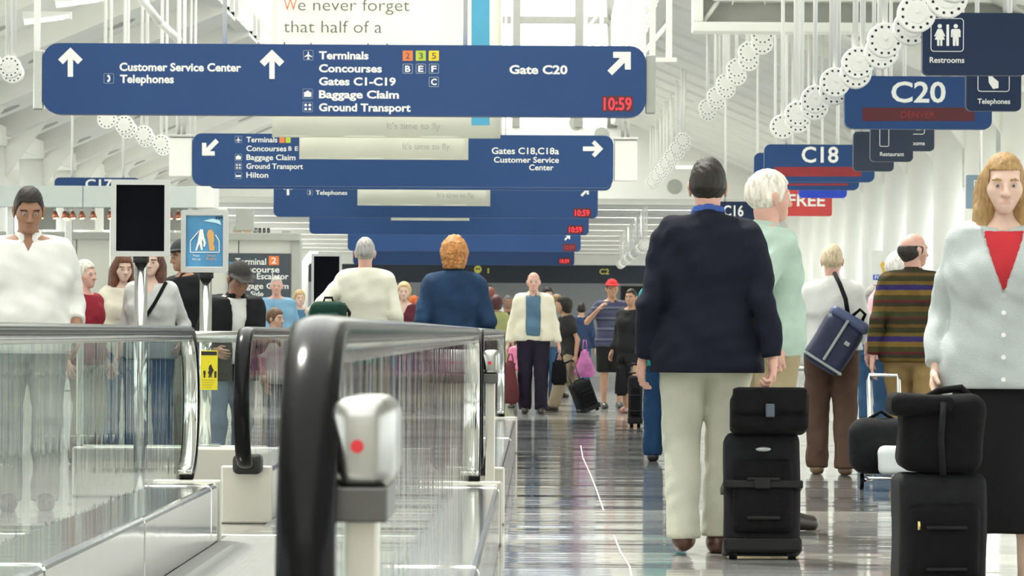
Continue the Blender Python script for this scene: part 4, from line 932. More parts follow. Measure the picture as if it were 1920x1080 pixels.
# front sign
S1 = hang_sign('largest blue hanging sign with gate, terminal and baggage directions', 80, 1211, 83.5, 216.5, 188, M_blue, th=0.22, r=0.16, hang=(-0.2, 0.2), zt=9.9)
Y = S1['Y']
for px0, px1, a, b, pp in ((62, 79.5, 93, 205, 67), (1211.5, 1229, 103, 212, 1224)):
    p0, p1 = at(px0, a, Y), at(px1, b, Y); L = S1.location
    box('end_box', (p0.x-L.x, 0.02, p1.z-L.z), (p1.x-L.x, 0.2, p0.z-L.z), M_grey_paint if px0 > 500 else M_steel, S1, 0.01)
    q = at(pp, a, Y); box('end_pole', (q.x-L.x-0.03, 0.07, q.z-L.z), (q.x-L.x+0.03, 0.13, q.z-L.z+3.2), M_white2, S1)
up_arrow(S1, 132, 89, 144, Y); up_arrow(S1, 510, 93, 148, Y); rot_arrow(S1, 1163, 117, 56, -45, Y)
lettering(S1, 'Customer Service Center', 224, 452, 132.5, 15, Y, M_letter); lettering(S1, 'Telephones', 225, 326, 155, 15, Y, M_letter)
for i, (tx, x1) in enumerate((('Terminals', 691), ('Concourses', 716), ('Gates C1-C19', 742), ('Baggage Claim', 748), ('Ground Transport', 770))): lettering(S1, tx, 598, x1, 110.5+24.4*i, 14.5, Y, M_letter)
lettering(S1, 'Gate C20', 955, 1064, 138, 16, Y, M_letter)
for i, (ch, m) in enumerate((('2', M_orange), ('3', M_lime), ('5', M_yellow))):
    square(S1, 755+24.5*i, 95, 774+24.5*i, 114, Y, m); lettering(S1, ch, 760.5+24.5*i, 768.5+24.5*i, 110, 11, Y, M_dark, 0.0, -0.006)
for i, ch in enumerate('BEF'): outline(S1, 755+24.5*i, 119.5, 774+24.5*i, 138, Y, M_iconline, 1.2); lettering(S1, ch, 759.5+24.5*i, 769.5+24.5*i, 134.5, 11.5, Y, M_letter)
outline(S1, 804, 144, 823, 163, Y, M_iconline, 1.2); lettering(S1, 'C', 808, 819, 159, 11.5, Y, M_letter)
icon(S1, 'plane', 578, 103.5, 9.5, Y); icon(S1, 'case', 577, 176, 9.5, Y); icon(S1, 'grid', 577, 200.5, 9.5, Y); icon(S1, 'phone', 204, 147, 9.5, Y)
clock(S1, 1132, 1184, 206, 23, Y)
# second sign and its close follower
S2 = hang_sign('second blue hanging sign pointing to gates C18 and C18a', 361, 1150, 252, 350, 131, M_blue, th=0.22, r=0.13, hang=(-0.2, 0.2), zt=9.9)
Y = S2['Y']
for px0, px1, a, b in ((317, 360, 252, 331), (1152, 1195, 257, 339)):
    p0, p1 = at(px0, a, Y), at(px1, b, Y); L = S2.location
    box('end_box', (p0.x-L.x, 0.02, p1.z-L.z), (p1.x-L.x, 0.3, p0.z-L.z-0.04), M_white2, S2, 0.015); box('end_box_cap', (p0.x-L.x-0.01, 0.0, p0.z-L.z-0.035), (p1.x-L.x+0.01, 0.32, p0.z-L.z), M_steel, S2, 0.005)
    for dx in (0.12, 0.20): cyl('hanger', (p0.x-L.x+dx, 0.15, p0.z-L.z), (p0.x-L.x+dx, 0.15, p0.z-L.z+2.6), 0.025, M_white2, S2, n=8)
rot_arrow(S2, 393, 277.5, 40, 135, Y); rot_arrow(S2, 1112, 279, 38, 0, Y)
for i, (tx, x1) in enumerate((('Terminals', 520), ('Concourses', 537), ('Baggage Claim', 554), ('Ground Transport', 568), ('Hilton', 503))):
    lettering(S2, tx, 462, x1, 266.5+16.6*i, 10, Y, M_letter, 0.015)
for i, kd in ((0, 'plane'), (2, 'case'), (3, 'grid'), (4, 'bed')): icon(S2, kd, 447, 261.5+16.8*i, 6.5, Y)
square(S2, 524, 256, 534, 268, Y, M_orange); square(S2, 535.5, 256, 545, 268, Y, M_lime)
for i, ch in enumerate('BE'): lettering(S2, ch, 541+12*i, 547+12*i, 282.5, 8, Y, M_letter, 0.01)
lettering(S2, 'Gates C18,C18a', 922, 1048, 288.5, 12, Y, M_letter, 0.015); lettering(S2, 'Customer Service', 926, 1048, 304.5, 10.5, Y, M_letter, 0.015); lettering(S2, 'Center', 992, 1038, 319, 10.5, Y, M_letter, 0.015)
hang_sign('blue sign showing only as a strip under the second hanging sign', 390, 1147, 262, 355, 125.5, M_blue, hang=(-0.2, 0.2), zt=8.8)
S3 = hang_sign('third blue hanging sign with telephones and red clock', 513, 1121, 333, 408, 101, M_blue, hang=(-0.2, 0.2), zt=9.9); Y = S3['Y']
lettering(S3, 'Telephones', 592, 651, 365, 8, Y, M_letter, 0.015); icon(S3, 'phone', 581, 361, 5, Y); rot_arrow(S3, 540, 355, 22, -90, Y); rot_arrow(S3, 1097, 360, 20, -45, Y); clock(S3, 1078, 1105, 404.5, 11, Y); lettering(S3, 'C20', 902, 924, 349.5, 9, Y, M_letter)
S4 = hang_sign('fourth blue hanging sign, its red clock just below the third one\'s', 580, 1104, 377, 440, 87, M_blue, hang=(-0.2, 0.2), zt=9.9); clock(S4, 1067, 1091, 435.5, 10, S4['Y'])
S5 = hang_sign('fifth blue hanging sign with a dim red clock', 652, 1089, 418, 471, 73, M_blue, hang=(-0.2, 0.2), zt=9.9); Y = S5['Y']; clock(S5, 1058, 1077, 468, 8, Y, M_leddim); rot_arrow(S5, 1064, 445, 14, -45, Y)
S6 = hang_sign('sixth and farthest blue hanging sign above the crowd', 662, 1077, 452, 497, 61, M_blue, hang=(-0.2, 0.2), zt=5.1); clock(S6, 1050, 1067, 493, 7, S6['Y'])
# banners
def banner(label, x0, x1, ybot, s, ztop, extras):
    Y = Ys(s); p0, p1 = at(x0, ybot, Y), at(x1, ybot, Y); t = thing('banner', label, 'banner', (p0.x, Y, p0.z))
    W_ = p1.x-p0.x; H_ = ztop-p0.z
    # hanging sheet with gentle waves and a bottom hem bar
    bm = bmesh.new(); nx, nz_ = 24, 10; g_ = []
    for i in range(nx+1):
        col = []
        for j in range(nz_+1): col.append(bm.verts.new((W_*i/nx, 0.012*math.sin(i*0.8)+0.012, H_*j/nz_)))
        g_.append(col)
    for i in range(nx):
        for j in range(nz_): bm.faces.new((g_[i][j], g_[i+1][j], g_[i+1][j+1], g_[i][j+1]))
    bmesh.ops.recalc_face_normals(bm, faces=bm.faces); o = bobj('sheet', bm, M_banner, t, True); md = o.modifiers.new('thickness', 'SOLIDIFY'); md.thickness = 0.006; md.offset = 1.0
    tube('hem_bar', [(0, 0.015, 0.01), (W_, 0.015, 0.01)], 0.012, M_banner, t, 8); tube('top_bar', [(0, 0.015, H_), (W_, 0.015, H_)], 0.02, M_white2, t, 8)
    box('tie_beam', (XLI, Y-0.05, 9.7), (XRI, Y+0.1, 9.82), M_white2, ceil, 0.01)
    for fx in (0.12, 0.88): cyl('cord', (W_*fx, 0.015, H_), (W_*fx, 0.015, 9.72-p0.z), 0.008, M_white2, t, n=6)
    extras(t, Y); return t
def b1(t, Y):
    lettering(t, 'W', 532, 557, 20, 22, Y, M_orangetext, -0.006, -0.02); lettering(t, 'e never forget', 559, 768, 20, 22, Y, M_greytext, -0.006, -0.02)
    lettering(t, 'that half of a', 532, 716, 61, 22, Y, M_greytext, -0.006, -0.02); lettering(t, 'business trip is', 532, 742, 101, 22, Y, M_greytext, -0.006, -0.02)
    lettering(t, "It's time to fly.", 726, 829, 242, 12, Y, M_lighttext, -0.006, -0.02)
    poly_px(t, 'blue_stripe', [(884, -120), (918, -120), (918, 235), (884, 235)], Y, M_bannerblue, -0.016)
def bt(x0, x1, b, c): return lambda t, Y: lettering(t, "It's time to fly.", x0, x1, b, c, Y, M_lighttext, -0.004, -0.02)
banner('large cream banner with grey lettering and a blue stripe, behind the front sign', 510, 938, 257, 160, 7.6, b1)
banner('cream banner whose lower edge hangs over the second blue sign', 561, 878, 298, 139, 7.6, bt(755, 846, 280, 11))
banner('cream banner whose lower edge shows on the third blue sign', 670, 919, 385, 103, 7.6, bt(820, 890, 370, 9))
banner('farthest cream banner, a thin bright edge over the fourth blue sign', 733, 880, 413, 89, 7.6, bt(800, 860, 400, 8))
M_ledfaint = mat('led_faint', (0.22, 0.02, 0.025), 0.5, 0, 0.05, emit=((1.0, 0.03, 0.05), 0.06))
# gate signs on the right
def gate(label, tx, s, x0, x1, y0, y1, t0, t1, tb, tc, l0=None, led='', ledm=None, m=None):
    g_ = hang_sign(label, x0, x1, y0, y1, s, m or M_blue, 'gate_sign', 0.14, 0.09, (-0.3, 0.3), 5.3, 'sign'); Y = g_['Y']
    if tx: lettering(g_, tx, t0, t1, tb, tc, Y, M_letter, 0.02)
    if l0:
        poly_px(g_, 'display', [(l0[0], l0[1]), (l0[2], l0[1]), (l0[2], l0[3]), (l0[0], l0[3])], Y, ledm or M_ledplate2)
        if led: lettering(g_, led, l0[0]+72, l0[0]+136, l0[3]-6, 12, Y, M_ledfaint, 0.0, -0.006, 'display_text')
    return g_
gate('blue gate sign reading C20 with a dark red display', 'C20', 173, 1584, 1860, 143, 242, 1671, 1773, 191, 38, (1617, 202, 1827, 227), 'DENVER', M_ledplate)
gate('blue gate sign reading C18 with a red display strip', 'C18', 128, 1433, 1640, 271, 341, 1503, 1572, 304, 29, (1452, 313, 1615, 331))
gate('blue gate sign half hidden behind the C18 sign', '', 119, 1414, 1611, 287, 356, 0, 0, 0, 0, (1430, 344, 1590, 348))
gate('bright blue sign under the C18 gate signs, above the red one', '', 112, 1498, 1588, 345, 371, 0, 0, 0, 0, None, '', None, M_brightblue)
gate('navy gate sign reading C16 behind the men\'s heads', 'C16', 104, 1340, 1440, 378, 418, 1356, 1394, 405, 20, None, '', None, M_navy)
fs = hang_sign('red sign reading FREE below the blue gate signs', 1467, 1560, 350, 405, 106, M_red, 'shop_sign', 0.1, 0.04, (-0.3, 0.3), 5.3); lettering(fs, 'FREE', 1478, 1547, 386, 22, fs['Y'], M_letter, 0.02)
gate('blue gate sign reading C17, cut off by the kiosk on the left', 'C17', 104, 102, 262, 333, 388, 160, 210, 353, 17)
# restroom, telephone and restaurant signs
rs = hang_sign('navy restrooms sign with two figures, topmost at the right edge', 1730, 1925, 24, 141, 220, M_navy, 'restroom_sign', 0.12, 0.05, (-0.3, 0.3), 6.0); Y = rs['Y']
outline(rs, 1745, 34, 1807, 97, Y, M_letter, 1.3, 0.03); lettering(rs, 'Restrooms', 1743, 1808, 117.5, 10.5, Y, M_letter, 0.015)
def fig(t, cx, y0, h_, Y, dress):
    r = h_*0.1; poly_px(t, 'figure_head', [(cx+r*math.cos(a), y0+r+r*math.sin(a)) for a in np.linspace(0, 2*math.pi, 13)[:-1]], Y, M_letter)
    u = h_
    if dress: P = [(-0.10, 0.23), (0.10, 0.23), (0.25, 0.55), (0.19, 0.58), (0.10, 0.38), (0.23, 0.72), (0.12, 0.72), (0.12, 1), (0.02, 1), (0.02, 0.72), (-0.02, 0.72), (-0.02, 1), (-0.12, 1), (-0.12, 0.72), (-0.23, 0.72), (-0.10, 0.38), (-0.19, 0.58), (-0.25, 0.55)]
    else: P = [(-0.17, 0.23), (0.17, 0.23), (0.22, 0.30), (0.22, 0.6), (0.15, 0.6), (0.14, 0.34), (0.13, 1), (0.02, 1), (0.0, 0.62), (-0.02, 1), (-0.13, 1), (-0.14, 0.34), (-0.15, 0.6), (-0.22, 0.6), (-0.22, 0.30)]
    poly_px(t, 'figure', [(cx+u*a, y0+u*b) for a, b in P], Y, M_letter)
fig(rs, 1762, 45, 41, Y, True); fig(rs, 1792, 45, 41, Y, False); square(rs, 1774.5, 46, 1779.5, 86, Y, M_letter)
ts = hang_sign('navy telephones sign partly below the restrooms sign', 1812, 1915, 100, 208, 192, M_navy, 'telephone_sign', 0.12, 0.05, (-0.3, 0.3), 6.0); Y = ts['Y']
outline(ts, 1833, 114, 1893, 172, Y, M_letter, 1.3, 0.03); lettering(ts, 'Telephones', 1833, 1894, 194.5, 9.5, Y, M_letter, 0.015); poly_px(ts, 'handset', [(1852, 128), (1861, 128), (1862, 145), (1872, 153), (1872, 165), (1862, 167), (1854, 155)], Y, M_letter)
r2 = hang_sign('slate restrooms sign farther off, under the C20 sign', 1650, 1752, 200, 283, 155, M_slate, 'restroom_sign', 0.12, 0.05, (-0.3, 0.3), 6.0); lettering(r2, 'Restrooms', 1686, 1734, 272, 7.5, r2['Y'], M_letter, 0.012); outline(r2, 1686, 205, 1734, 252, r2['Y'], M_letter, 1.1, 0.03); fig(r2, 1700, 212, 32, r2['Y'], True); fig(r2, 1722, 212, 32, r2['Y'], False)
r3 = hang_sign('slate restaurant sign overlapping the farther restrooms sign', 1632, 1712, 228, 303, 162, M_slate, 'restaurant_sign', 0.12, 0.05, (-0.3, 0.3), 6.0); lettering(r3, 'Restaurant', 1650, 1695, 292.5, 7.5, r3['Y'], M_letter, 0.012); outline(r3, 1649, 234, 1667, 275, r3['Y'], M_letter, 1.1, 0.02)
hang_sign('plain slate sign beside the C18 gate sign', 1600, 1676, 247, 321, 150, M_slate, 'side_sign', 0.12, 0.05, (-0.3, 0.3), 6.0)
bs = hang_sign('blue grey blade sign on the columns behind the fair-haired woman', 1812, 1846, 328, 391, 115, mat('blade_grey', (0.22, 0.32, 0.40), 0.5), 'blade_sign', 0.08, 0.02, (0.3,), 5.0); lettering(bs, 'E', 1826, 1832, 352, 14, bs['Y'], M_letter, 0.0)
# food poster
fp = hang_sign('pale food court poster with a yellow arrow, behind the white-haired woman', 1634, 1712, 470, 562, 150, mat('poster_white', (0.75, 0.76, 0.72), 0.6), 'food_poster', 0.04, 0.01, (), 5.0); Y = fp['Y']
square(fp, 1637, 515, 1672, 525, Y, M_brightblue); lettering(fp, 'FOOD', 1640, 1670, 523.5, 7, Y, M_letter, 0.01, -0.006); square(fp, 1637, 534, 1672, 545, Y, M_red)
poly_px(fp, 'arrow', [(1655, 489), (1661, 497), (1657, 498), (1659, 508), (1666, 510), (1664, 513), (1655, 512), (1652, 499), (1649, 499)], Y, mat('arrow_gold', (0.75, 0.48, 0.06), 0.5))
cyl('post', (0, 0.06, -0.3), (0, 0.06, -fp.location.z), 0.03, M_steel, fp); box('foot', (-0.2, -0.1, -fp.location.z), (0.2, 0.25, -fp.location.z+0.03), M_steel, fp)
# ------------------------------------------------------------------ escalator enclosure and kiosk on the left
Ye = 63.6; L0 = at(-60, VY, Ye).x; R0 = at(548, VY, Ye).x; zt = at(300, 436, Ye).z
en = thing('escalator_enclosure', 'cream panelled escalator enclosure with grey cap along the left', 'enclosure', ((L0+R0)/2, Ye, 0))
hw = (R0-L0)/2
for i in range(6): box('wall_panel', (-hw+i*hw/3+0.008, 0, 0), (-hw+(i+1)*hw/3-0.008, 0.25, zt-0.12), M_cream, en, 0.006)
box('cap_rail', (-hw-0.05, -0.12, zt-0.13), (hw+0.12, 0.4, zt), M_grey_paint, en, 0.01); box('corner_post', (hw-0.02, -0.05, 0), (hw+0.14, 0.35, zt-0.12), M_grey_paint, en, 0.01)
# goods along the top
for i, (px_, wd_, col) in enumerate(((462, 14, (0.65, 0.45, 0.28)), (444, 14, (0.5, 0.4, 0.3)), (478, 8, (0.3, 0.3, 0.3)), (486, 6, (0.1, 0.1, 0.1)), (494, 6, (0.1, 0.1, 0.1)), (502, 6, (0.1, 0.1, 0.1)), (536, 16, (0.5, 0.5, 0.48)))):
    a = at(px_-wd_/2, 434, Ye); b = at(px_+wd_/2, 426, Ye); names = ('tan cardboard box', 'brown flat box', 'dark grey tin', 'leftmost black jar', 'middle black jar', 'right black jar', 'grey lidded box')
    t = thing('small_box' if wd_ > 9 else 'jar', names[i]+' on the cream enclosure above the terminal sign', 'box' if wd_ > 9 else 'jar', ((a.x+b.x)/2, Ye+0.1, zt))
    hw_ = (b.x-a.x)/2; hh_ = 0.05 if wd_ > 9 else 0.07; mm = mat('goods_%d' % i, col, 0.6)
    if wd_ > 9: box('box_body', (-hw_, 0, 0), (hw_, 0.15, hh_), mm, t, 0.006); box('box_lid', (-hw_-0.006, -0.006, hh_-0.015), (hw_+0.006, 0.156, hh_+0.006), mm, t, 0.003)
    else: cyl('jar_body', (0, 0.07, 0), (0, 0.07, hh_), hw_, mm, t, n=14); cyl('jar_lid', (0, 0.07, hh_), (0, 0.07, hh_+0.02), hw_*1.05, M_matblack, t, n=14)
tsn = hang_sign('dark slate sign with Terminal 2 and concourse directions on the cream enclosure', 428, 544, 475, 606, FPX/(Ye-0.062), mat('terminal_slate', (0.055, 0.07, 0.085), 0.5), 'direction_board', 0.06, 0.01, (), 3.0); Y = tsn['Y']
for tx, x0, x1, b, c in (('Terminal', 441, 499, 496, 12), ('Concourse', 439, 524, 510.5, 11.5), ('Down Escalator', 436, 541, 523, 11), ('Baggage Claim', 437, 541, 541, 10.5), ('Side', 470, 494, 555, 9)): lettering(tsn, tx, x0, x1, b, c, Y, M_letter, 0.015)
square(tsn, 504, 480, 523, 497, Y, M_orange); lettering(tsn, '2', 509, 518, 494, 11, Y, M_letter, 0.01, -0.006); square(tsn, 430, 491, 437, 501, Y, mat('tag_blue', (0.05, 0.35, 0.75), 0.5))
# kiosk
Yk = 60.5; kx0, kx1 = at(-60, VY, Yk).x, at(368, VY, Yk).x; kz0, kz1 = at(100, 388, Yk).z, at(100, 348, Yk).z
ki = thing('kiosk_canopy', 'pale green kiosk canopy on slim posts at the far left', 'kiosk', ((kx0+kx1)/2, Yk, 0)); kw = (kx1-kx0)/2
for i in range(4): box('fascia_panel', (-kw+i*kw/2+0.006, 0, kz0), (-kw+(i+1)*kw/2-0.006, 0.08, kz1), M_green_grey, ki, 0.006)
box('roof_slab', (-kw, 0.08, kz1-0.12), (kw, 2.0, kz1-0.02), M_green_grey, ki, 0.01); box('return_end', (kw-0.02, 0.0, kz0), (kw+0.28, 0.9, kz1), M_white2, ki, 0.01); box('light_rail', (-kw, 0.9, kz0+0.02), (kw, 0.98, kz0+0.08), M_steel, ki)
for x in (-kw*0.72, -kw*0.2, kw*0.2, kw*0.93): box('post', (x-0.06, 1.1, 0), (x+0.06, 1.22, kz1-0.1), M_steel, ki, 0.01)
for i in range(7):
    x = -kw+0.9+i*0.55; box('back_panel', (x, 1.6, zt), (x+0.3+0.1*(i % 2), 1.7, kz0+0.05), M_white2 if i % 2 else M_grey_paint, ki, 0.01)
M_copper = mat('copper', (0.62, 0.22, 0.13), 0.35, 0.7); M_bulb = mat('warm_bulb', (1.0, 0.8, 0.5), 0.4, emit=((1.0, 0.72, 0.38), 6.0))
for i, px_ in enumerate((76, 103, 121, 136, 153, 174, 206, 318, 334)):
    p = at(px_, 389, Yk+0.95); t = thing('spot_lamp', 'copper pendant spot lamp under the kiosk canopy, %s from the left' % ordw(i), 'lamp', (p.x, Yk+0.95, kz0+0.02), 0, 'kiosk spot lamps')
    cyl('stem', (0, 0, 0), (0, 0, -0.07), 0.01, M_steel, t, n=8); cyl('shade', (0, 0, -0.06), (0.01, 0, -0.17), 0.028, M_copper, t, 0.062, 14); cyl('bulb', (0.01, 0, -0.165), (0.012, 0, -0.185), 0.045, M_bulb, t, 0.03, 12)
# ------------------------------------------------------------------ luggage
K_nylon = mat('black_nylon', (0.006, 0.006, 0.007), 0.8, 0, 0.25, 20, 0.4, 260, 0.12); K_nylon2 = mat('charcoal_nylon', (0.013, 0.013, 0.015), 0.8, 0, 0.25, 20, 0.4, 260, 0.15)
K_plastic = mat('black_plastic', (0.008, 0.008, 0.009), 0.45, 0, 0.2, spec=0.2)
def soft_box(name, lo, hi, m, parent, r=0.04, puff=0.012, seed=1):
    """rounded, slightly bulging fabric volume"""
    lo, hi = np.array(lo), np.array(hi); hsz = 0.016; f = Field(lo-0.03, hi+0.03, hsz); x, y, z = f.grid(); c = (lo+hi)/2; hw = (hi-lo)/2-r
    dx, dy, dz_ = np.abs(x-c[0])-hw[0], np.abs(y-c[1])-hw[1], np.abs(z-c[2])-hw[2]
    f.D = np.sqrt(np.maximum(dx, 0)**2+np.maximum(dy, 0)**2+np.maximum(dz_, 0)**2)+np.minimum(np.maximum(np.maximum(dx, dy), dz_), 0)-r
    rg = random.Random(seed); a, b = rg.uniform(0, 6), rg.uniform(0, 6)
    f.D = f.D+puff*0.5*np.sin(9*x+7*z+a)*np.sin(8*z+5*y+b)
    V, Q = f.mesh(); return np_obj(name, V, Q, [m], parent)
def roller(label, loc, wd, dp, ht, rz=0.0, tilt=0.0, handle=0.3, extra=True, rim=True):
    t = thing('rolling_suitcase', label, 'suitcase', loc, rz); t.rotation_euler = (tilt, 0, rz)
    soft_box('case_body', (-wd/2, 0, 0.05), (wd/2, dp, ht), K_nylon2, t, 0.035, 0.006)
    soft_box('front_pocket', (-wd*0.40, -0.045, 0.12), (wd*0.40, 0.03, ht*0.78), K_nylon, t, 0.03, 0.004)
    box('base_rim', (-wd/2-0.006, -0.012, 0.035), (wd/2+0.006, dp*0.9, 0.10), K_plastic, t, 0.012)
    for sx in (-1, 1): cyl('wheel', (sx*(wd/2-0.055), dp*0.25, 0.032), (sx*(wd/2-0.02), dp*0.25, 0.032), 0.032, M_rubber, t, n=18)
    tube('carry_handle', [(-0.07, dp*0.3, ht-0.005), (-0.06, dp*0.3, ht+0.028), (0.06, dp*0.3, ht+0.028), (0.07, dp*0.3, ht-0.005)], 0.011, K_plastic, t, 8)
    box('grab_strap', (-0.075, -0.062, ht*0.60), (0.075, -0.045, ht*0.63), K_plastic, t, 0.006)
    box('grab_strap', (-0.075, -0.062, ht*0.30), (0.075, -0.045, ht*0.33), K_plastic, t, 0.006)
    if handle:
        for sx in (-1, 1): cyl('telescopic_bar', (sx*wd*0.24, dp-0.02, ht-0.02), (sx*wd*0.24, dp-0.02, ht+handle), 0.009, M_dsteel, t, n=10)
        tube('pull_handle', [(-wd*0.24, dp-0.02, ht+handle), (-wd*0.18, dp-0.02, ht+handle+0.02), (wd*0.18, dp-0.02, ht+handle+0.02), (wd*0.24, dp-0.02, ht+handle)], 0.015, K_plastic, t, 10)
    return t
M_grey_logo = mat('logo_grey', (0.35, 0.37, 0.38), 0.4, 0.5)
# suitcase pulled by the man in the blazer
s_ = 424; p = at(1433, VY, Ys(s_))
rc = roller('charcoal rolling suitcase with a strapped bag on top, behind the man in the blazer', (p.x, Ys(s_), 0), 0.335, 0.22, 0.575, 0, math.radians(-9), 0.19)
box('tie_strap', (-0.178, -0.056, 0.315), (0.176, 0.225, 0.350), K_plastic, rc, 0.006); box('buckle', (-0.04, -0.072, 0.310), (0.03, -0.055, 0.356), K_plastic, rc, 0.004)
bm = bmesh.new(); bmesh.ops.create_uvsphere(bm, u_segments=16, v_segments=8, radius=1, matrix=Matrix.Translation((0.0, -0.05, 0.488)) @ Matrix.Diagonal((0.035, 0.008, 0.011, 1))); bobj('maker_badge', bm, M_grey_logo, rc, True)
s2 = 426; p = at(1446, VY, Ys(s2))
tb = thing('shoulder_bag', 'black flap bag riding on top of the charcoal rolling suitcase', 'bag', (p.x, Ys(s2)+0.085, 0.565)); tb.rotation_euler = (math.radians(-9), 0, 0)
soft_box('bag_body', (-0.172, -0.06, 0.0), (0.172, 0.13, 0.185), K_nylon, tb, 0.03, 0.006, 4); soft_box('flap', (-0.165, -0.08, 0.07), (0.165, -0.03, 0.195), K_nylon, tb, 0.015, 0.003, 5)
box('clasp', (-0.022, -0.098, 0.055), (0.018, -0.078, 0.115), mat('clasp_blue', (0.05, 0.07, 0.10), 0.4), tb, 0.006)
# luggage of the woman at the right edge
s3 = 520; p = at(1772, VY, Ys(s3))
r4 = roller('black upright suitcase beside the fair-haired woman\'s long skirt', (p.x, Ys(s3), -0.0), 0.32, 0.24, 0.50, math.radians(4), 0, 0)
cyl('zip_pull', (-0.10, -0.055, 0.33), (-0.10, -0.055, 0.30), 0.005, mat('brass', (0.7, 0.5, 0.2), 0.3, 0.9), r4)
tt = thing('tote_bag', 'slumped black duffel bag on top of the upright black suitcase', 'bag', (p.x-0.01, Ys(s3), 0.508))
soft_box('bag_body', (-0.155, -0.03, 0.0), (0.15, 0.24, 0.27), K_nylon, tt, 0.05, 0.03, 8); soft_box('top_flap', (-0.185, -0.06, 0.20), (0.05, 0.2, 0.285), K_nylon, tt, 0.03, 0.02, 9)
tube('strap', [(0.0, -0.055, 0.25), (-0.01, -0.065, 0.12), (0.0, -0.05, -0.01)], 0.012, K_nylon2, tt, 8); tube('handle', [(-0.05, 0.1, 0.26), (0.0, 0.1, 0.29), (0.08, 0.1, 0.30), (0.13, 0.1, 0.25)], 0.014, K_nylon, tt, 8)
# luggage cart pulled by the man in the striped sweater
sc_ = 290; p = at(1665, VY, Ys(sc_))
ct = thing('luggage_cart', 'folding chrome luggage cart behind the man in the striped sweater', 'cart', (p.x, Ys(sc_), 0))
tube('frame_loop', [(-0.10, 0.05, 0.06), (-0.10, 0.30, 0.70), (-0.09, 0.31, 0.735), (0.09, 0.31, 0.735), (0.10, 0.30, 0.70), (0.10, 0.05, 0.06)], 0.012, M_polish, ct, 10)
tube('toe_plate_loop', [(-0.13, 0.06, 0.09), (-0.14, -0.34, 0.085), (0.14, -0.34, 0.085), (0.13, 0.06, 0.09)], 0.009, M_polish, ct, 8)
for z in (0.25, 0.45): cyl('cross_bar', (-0.10, 0.13+z*0.25, z), (0.10, 0.13+z*0.25, z), 0.008, M_polish, ct)
for sx in (-1, 1): cyl('wheel', (sx*0.15, 0.05, 0.055), (sx*0.175, 0.05, 0.055), 0.055, M_rubber, ct, n=18); cyl('axle_stub', (sx*0.09, 0.05, 0.055), (sx*0.155, 0.05, 0.055), 0.01, M_steel, ct)
dfb = thing('duffel_bag', 'rounded black duffel bag strapped to the luggage cart', 'bag', (p.x-0.05, Ys(sc_)-0.07, 0.105)); soft_box('bag_body', (-0.20, -0.12, 0.0), (0.20, 0.14, 0.36), K_nylon2, dfb, 0.10, 0.03, 3); tube('handle', [(-0.08, 0, 0.35), (0, -0.01, 0.40), (0.08, 0, 0.35)], 0.012, K_nylon, dfb, 8)
wb = thing('plastic_bag', 'white plastic shopping bag with blue print on the luggage cart', 'bag', (p.x+0.06, Ys(sc_)-0.29, 0.10)); soft_box('bag_body', (-0.15, -0.07, 0.0), (0.15, 0.06, 0.19), mat('white_plastic', (0.72, 0.74, 0.76), 0.4), wb, 0.045, 0.02, 6)
bm = bmesh.new(); bmesh.ops.create_circle(bm, cap_ends=False, radius=0.035, segments=20); es = bmesh.ops.extrude_edge_only(bm, edges=bm.edges[:]); [setattr(v, 'co', v.co*0.7) for v in es['geom'] if isinstance(v, bmesh.types.BMVert)]
o = bobj('blue_print', bm, M_brightblue, wb); o.location = (0.07, -0.083, 0.09); o.rotation_euler = (math.pi/2, 0, 0); o.modifiers.new('thickness', 'SOLIDIFY').thickness = 0.003

# ------------------------------------------------------------------ people
FAIR, PINK, TAN, BROWN, PALE = (0.56, 0.34, 0.25), (0.62, 0.36, 0.29), (0.44, 0.25, 0.16), (0.30, 0.16, 0.10), (0.66, 0.46, 0.37)
GREYH, WHITEH, DARKH, BROWNH, BLOND, COPPER = (0.36, 0.34, 0.31), (0.70, 0.66, 0.58), (0.018, 0.014, 0.012), (0.12, 0.055, 0.03), (0.42, 0.27, 0.12), (0.50, 0.22, 0.07)
def col_shirt(c): return dict(mat=c, e=0.012, hem=0.93, sleeve=1.0, collar=0.022)
def blazer_extra(root, k, J):
    # centre vent and shoulder seams drawn as raised welts
    T = J['T']
    tube('back_seam', [T(0, 0.137, 1.42)*k, T(0, 0.150, 1.28)*k, T(0, 0.137, 1.08)*k, T(0, 0.145, 0.86)*k], 0.003, cloth('navy_seam', (0.006, 0.007, 0.014)), root, 6)
r_, J = person('man in a navy blazer and pale trousers walking away, pulling a suitcase', 1326, 412, 1.79, 180, PINK,
    top=dict(name='blazer', mat=cloth('navy_blazer', (0.0085, 0.0100, 0.021)), puff=0.0095, e=0.028, hem=0.805, sleeve=0.97, collar=0.020, hole=0.062, neck=1.495, flare=0.022), under=dict(mat=cloth('blue_shirt', (0.05, 0.10, 0.35)), e=0.010, hem=0.95, sleeve=0.9, collar=0.018, neck=1.507),
    trousers=dict(mat=cloth('pale_khaki', (0.52, 0.52, 0.43), 0.06), loose=0.022, end=0.075), hair=('short', (0.022, 0.018, 0.015), 0.014), shoes=(0.07, 0.025, 0.015),
    armL=(0.285, -0.03, 0.862), armR=(-0.285, 0.13, 0.862), footL=(0.105, 0.13, 0.115), footR=(-0.055, -0.06, 0.085), girth=1.12, look=(-4, 2), handd=[None, ((0, 0.25, -1), (1, 0, 0), 1.15)], curl=0.7, ex=blazer_extra)
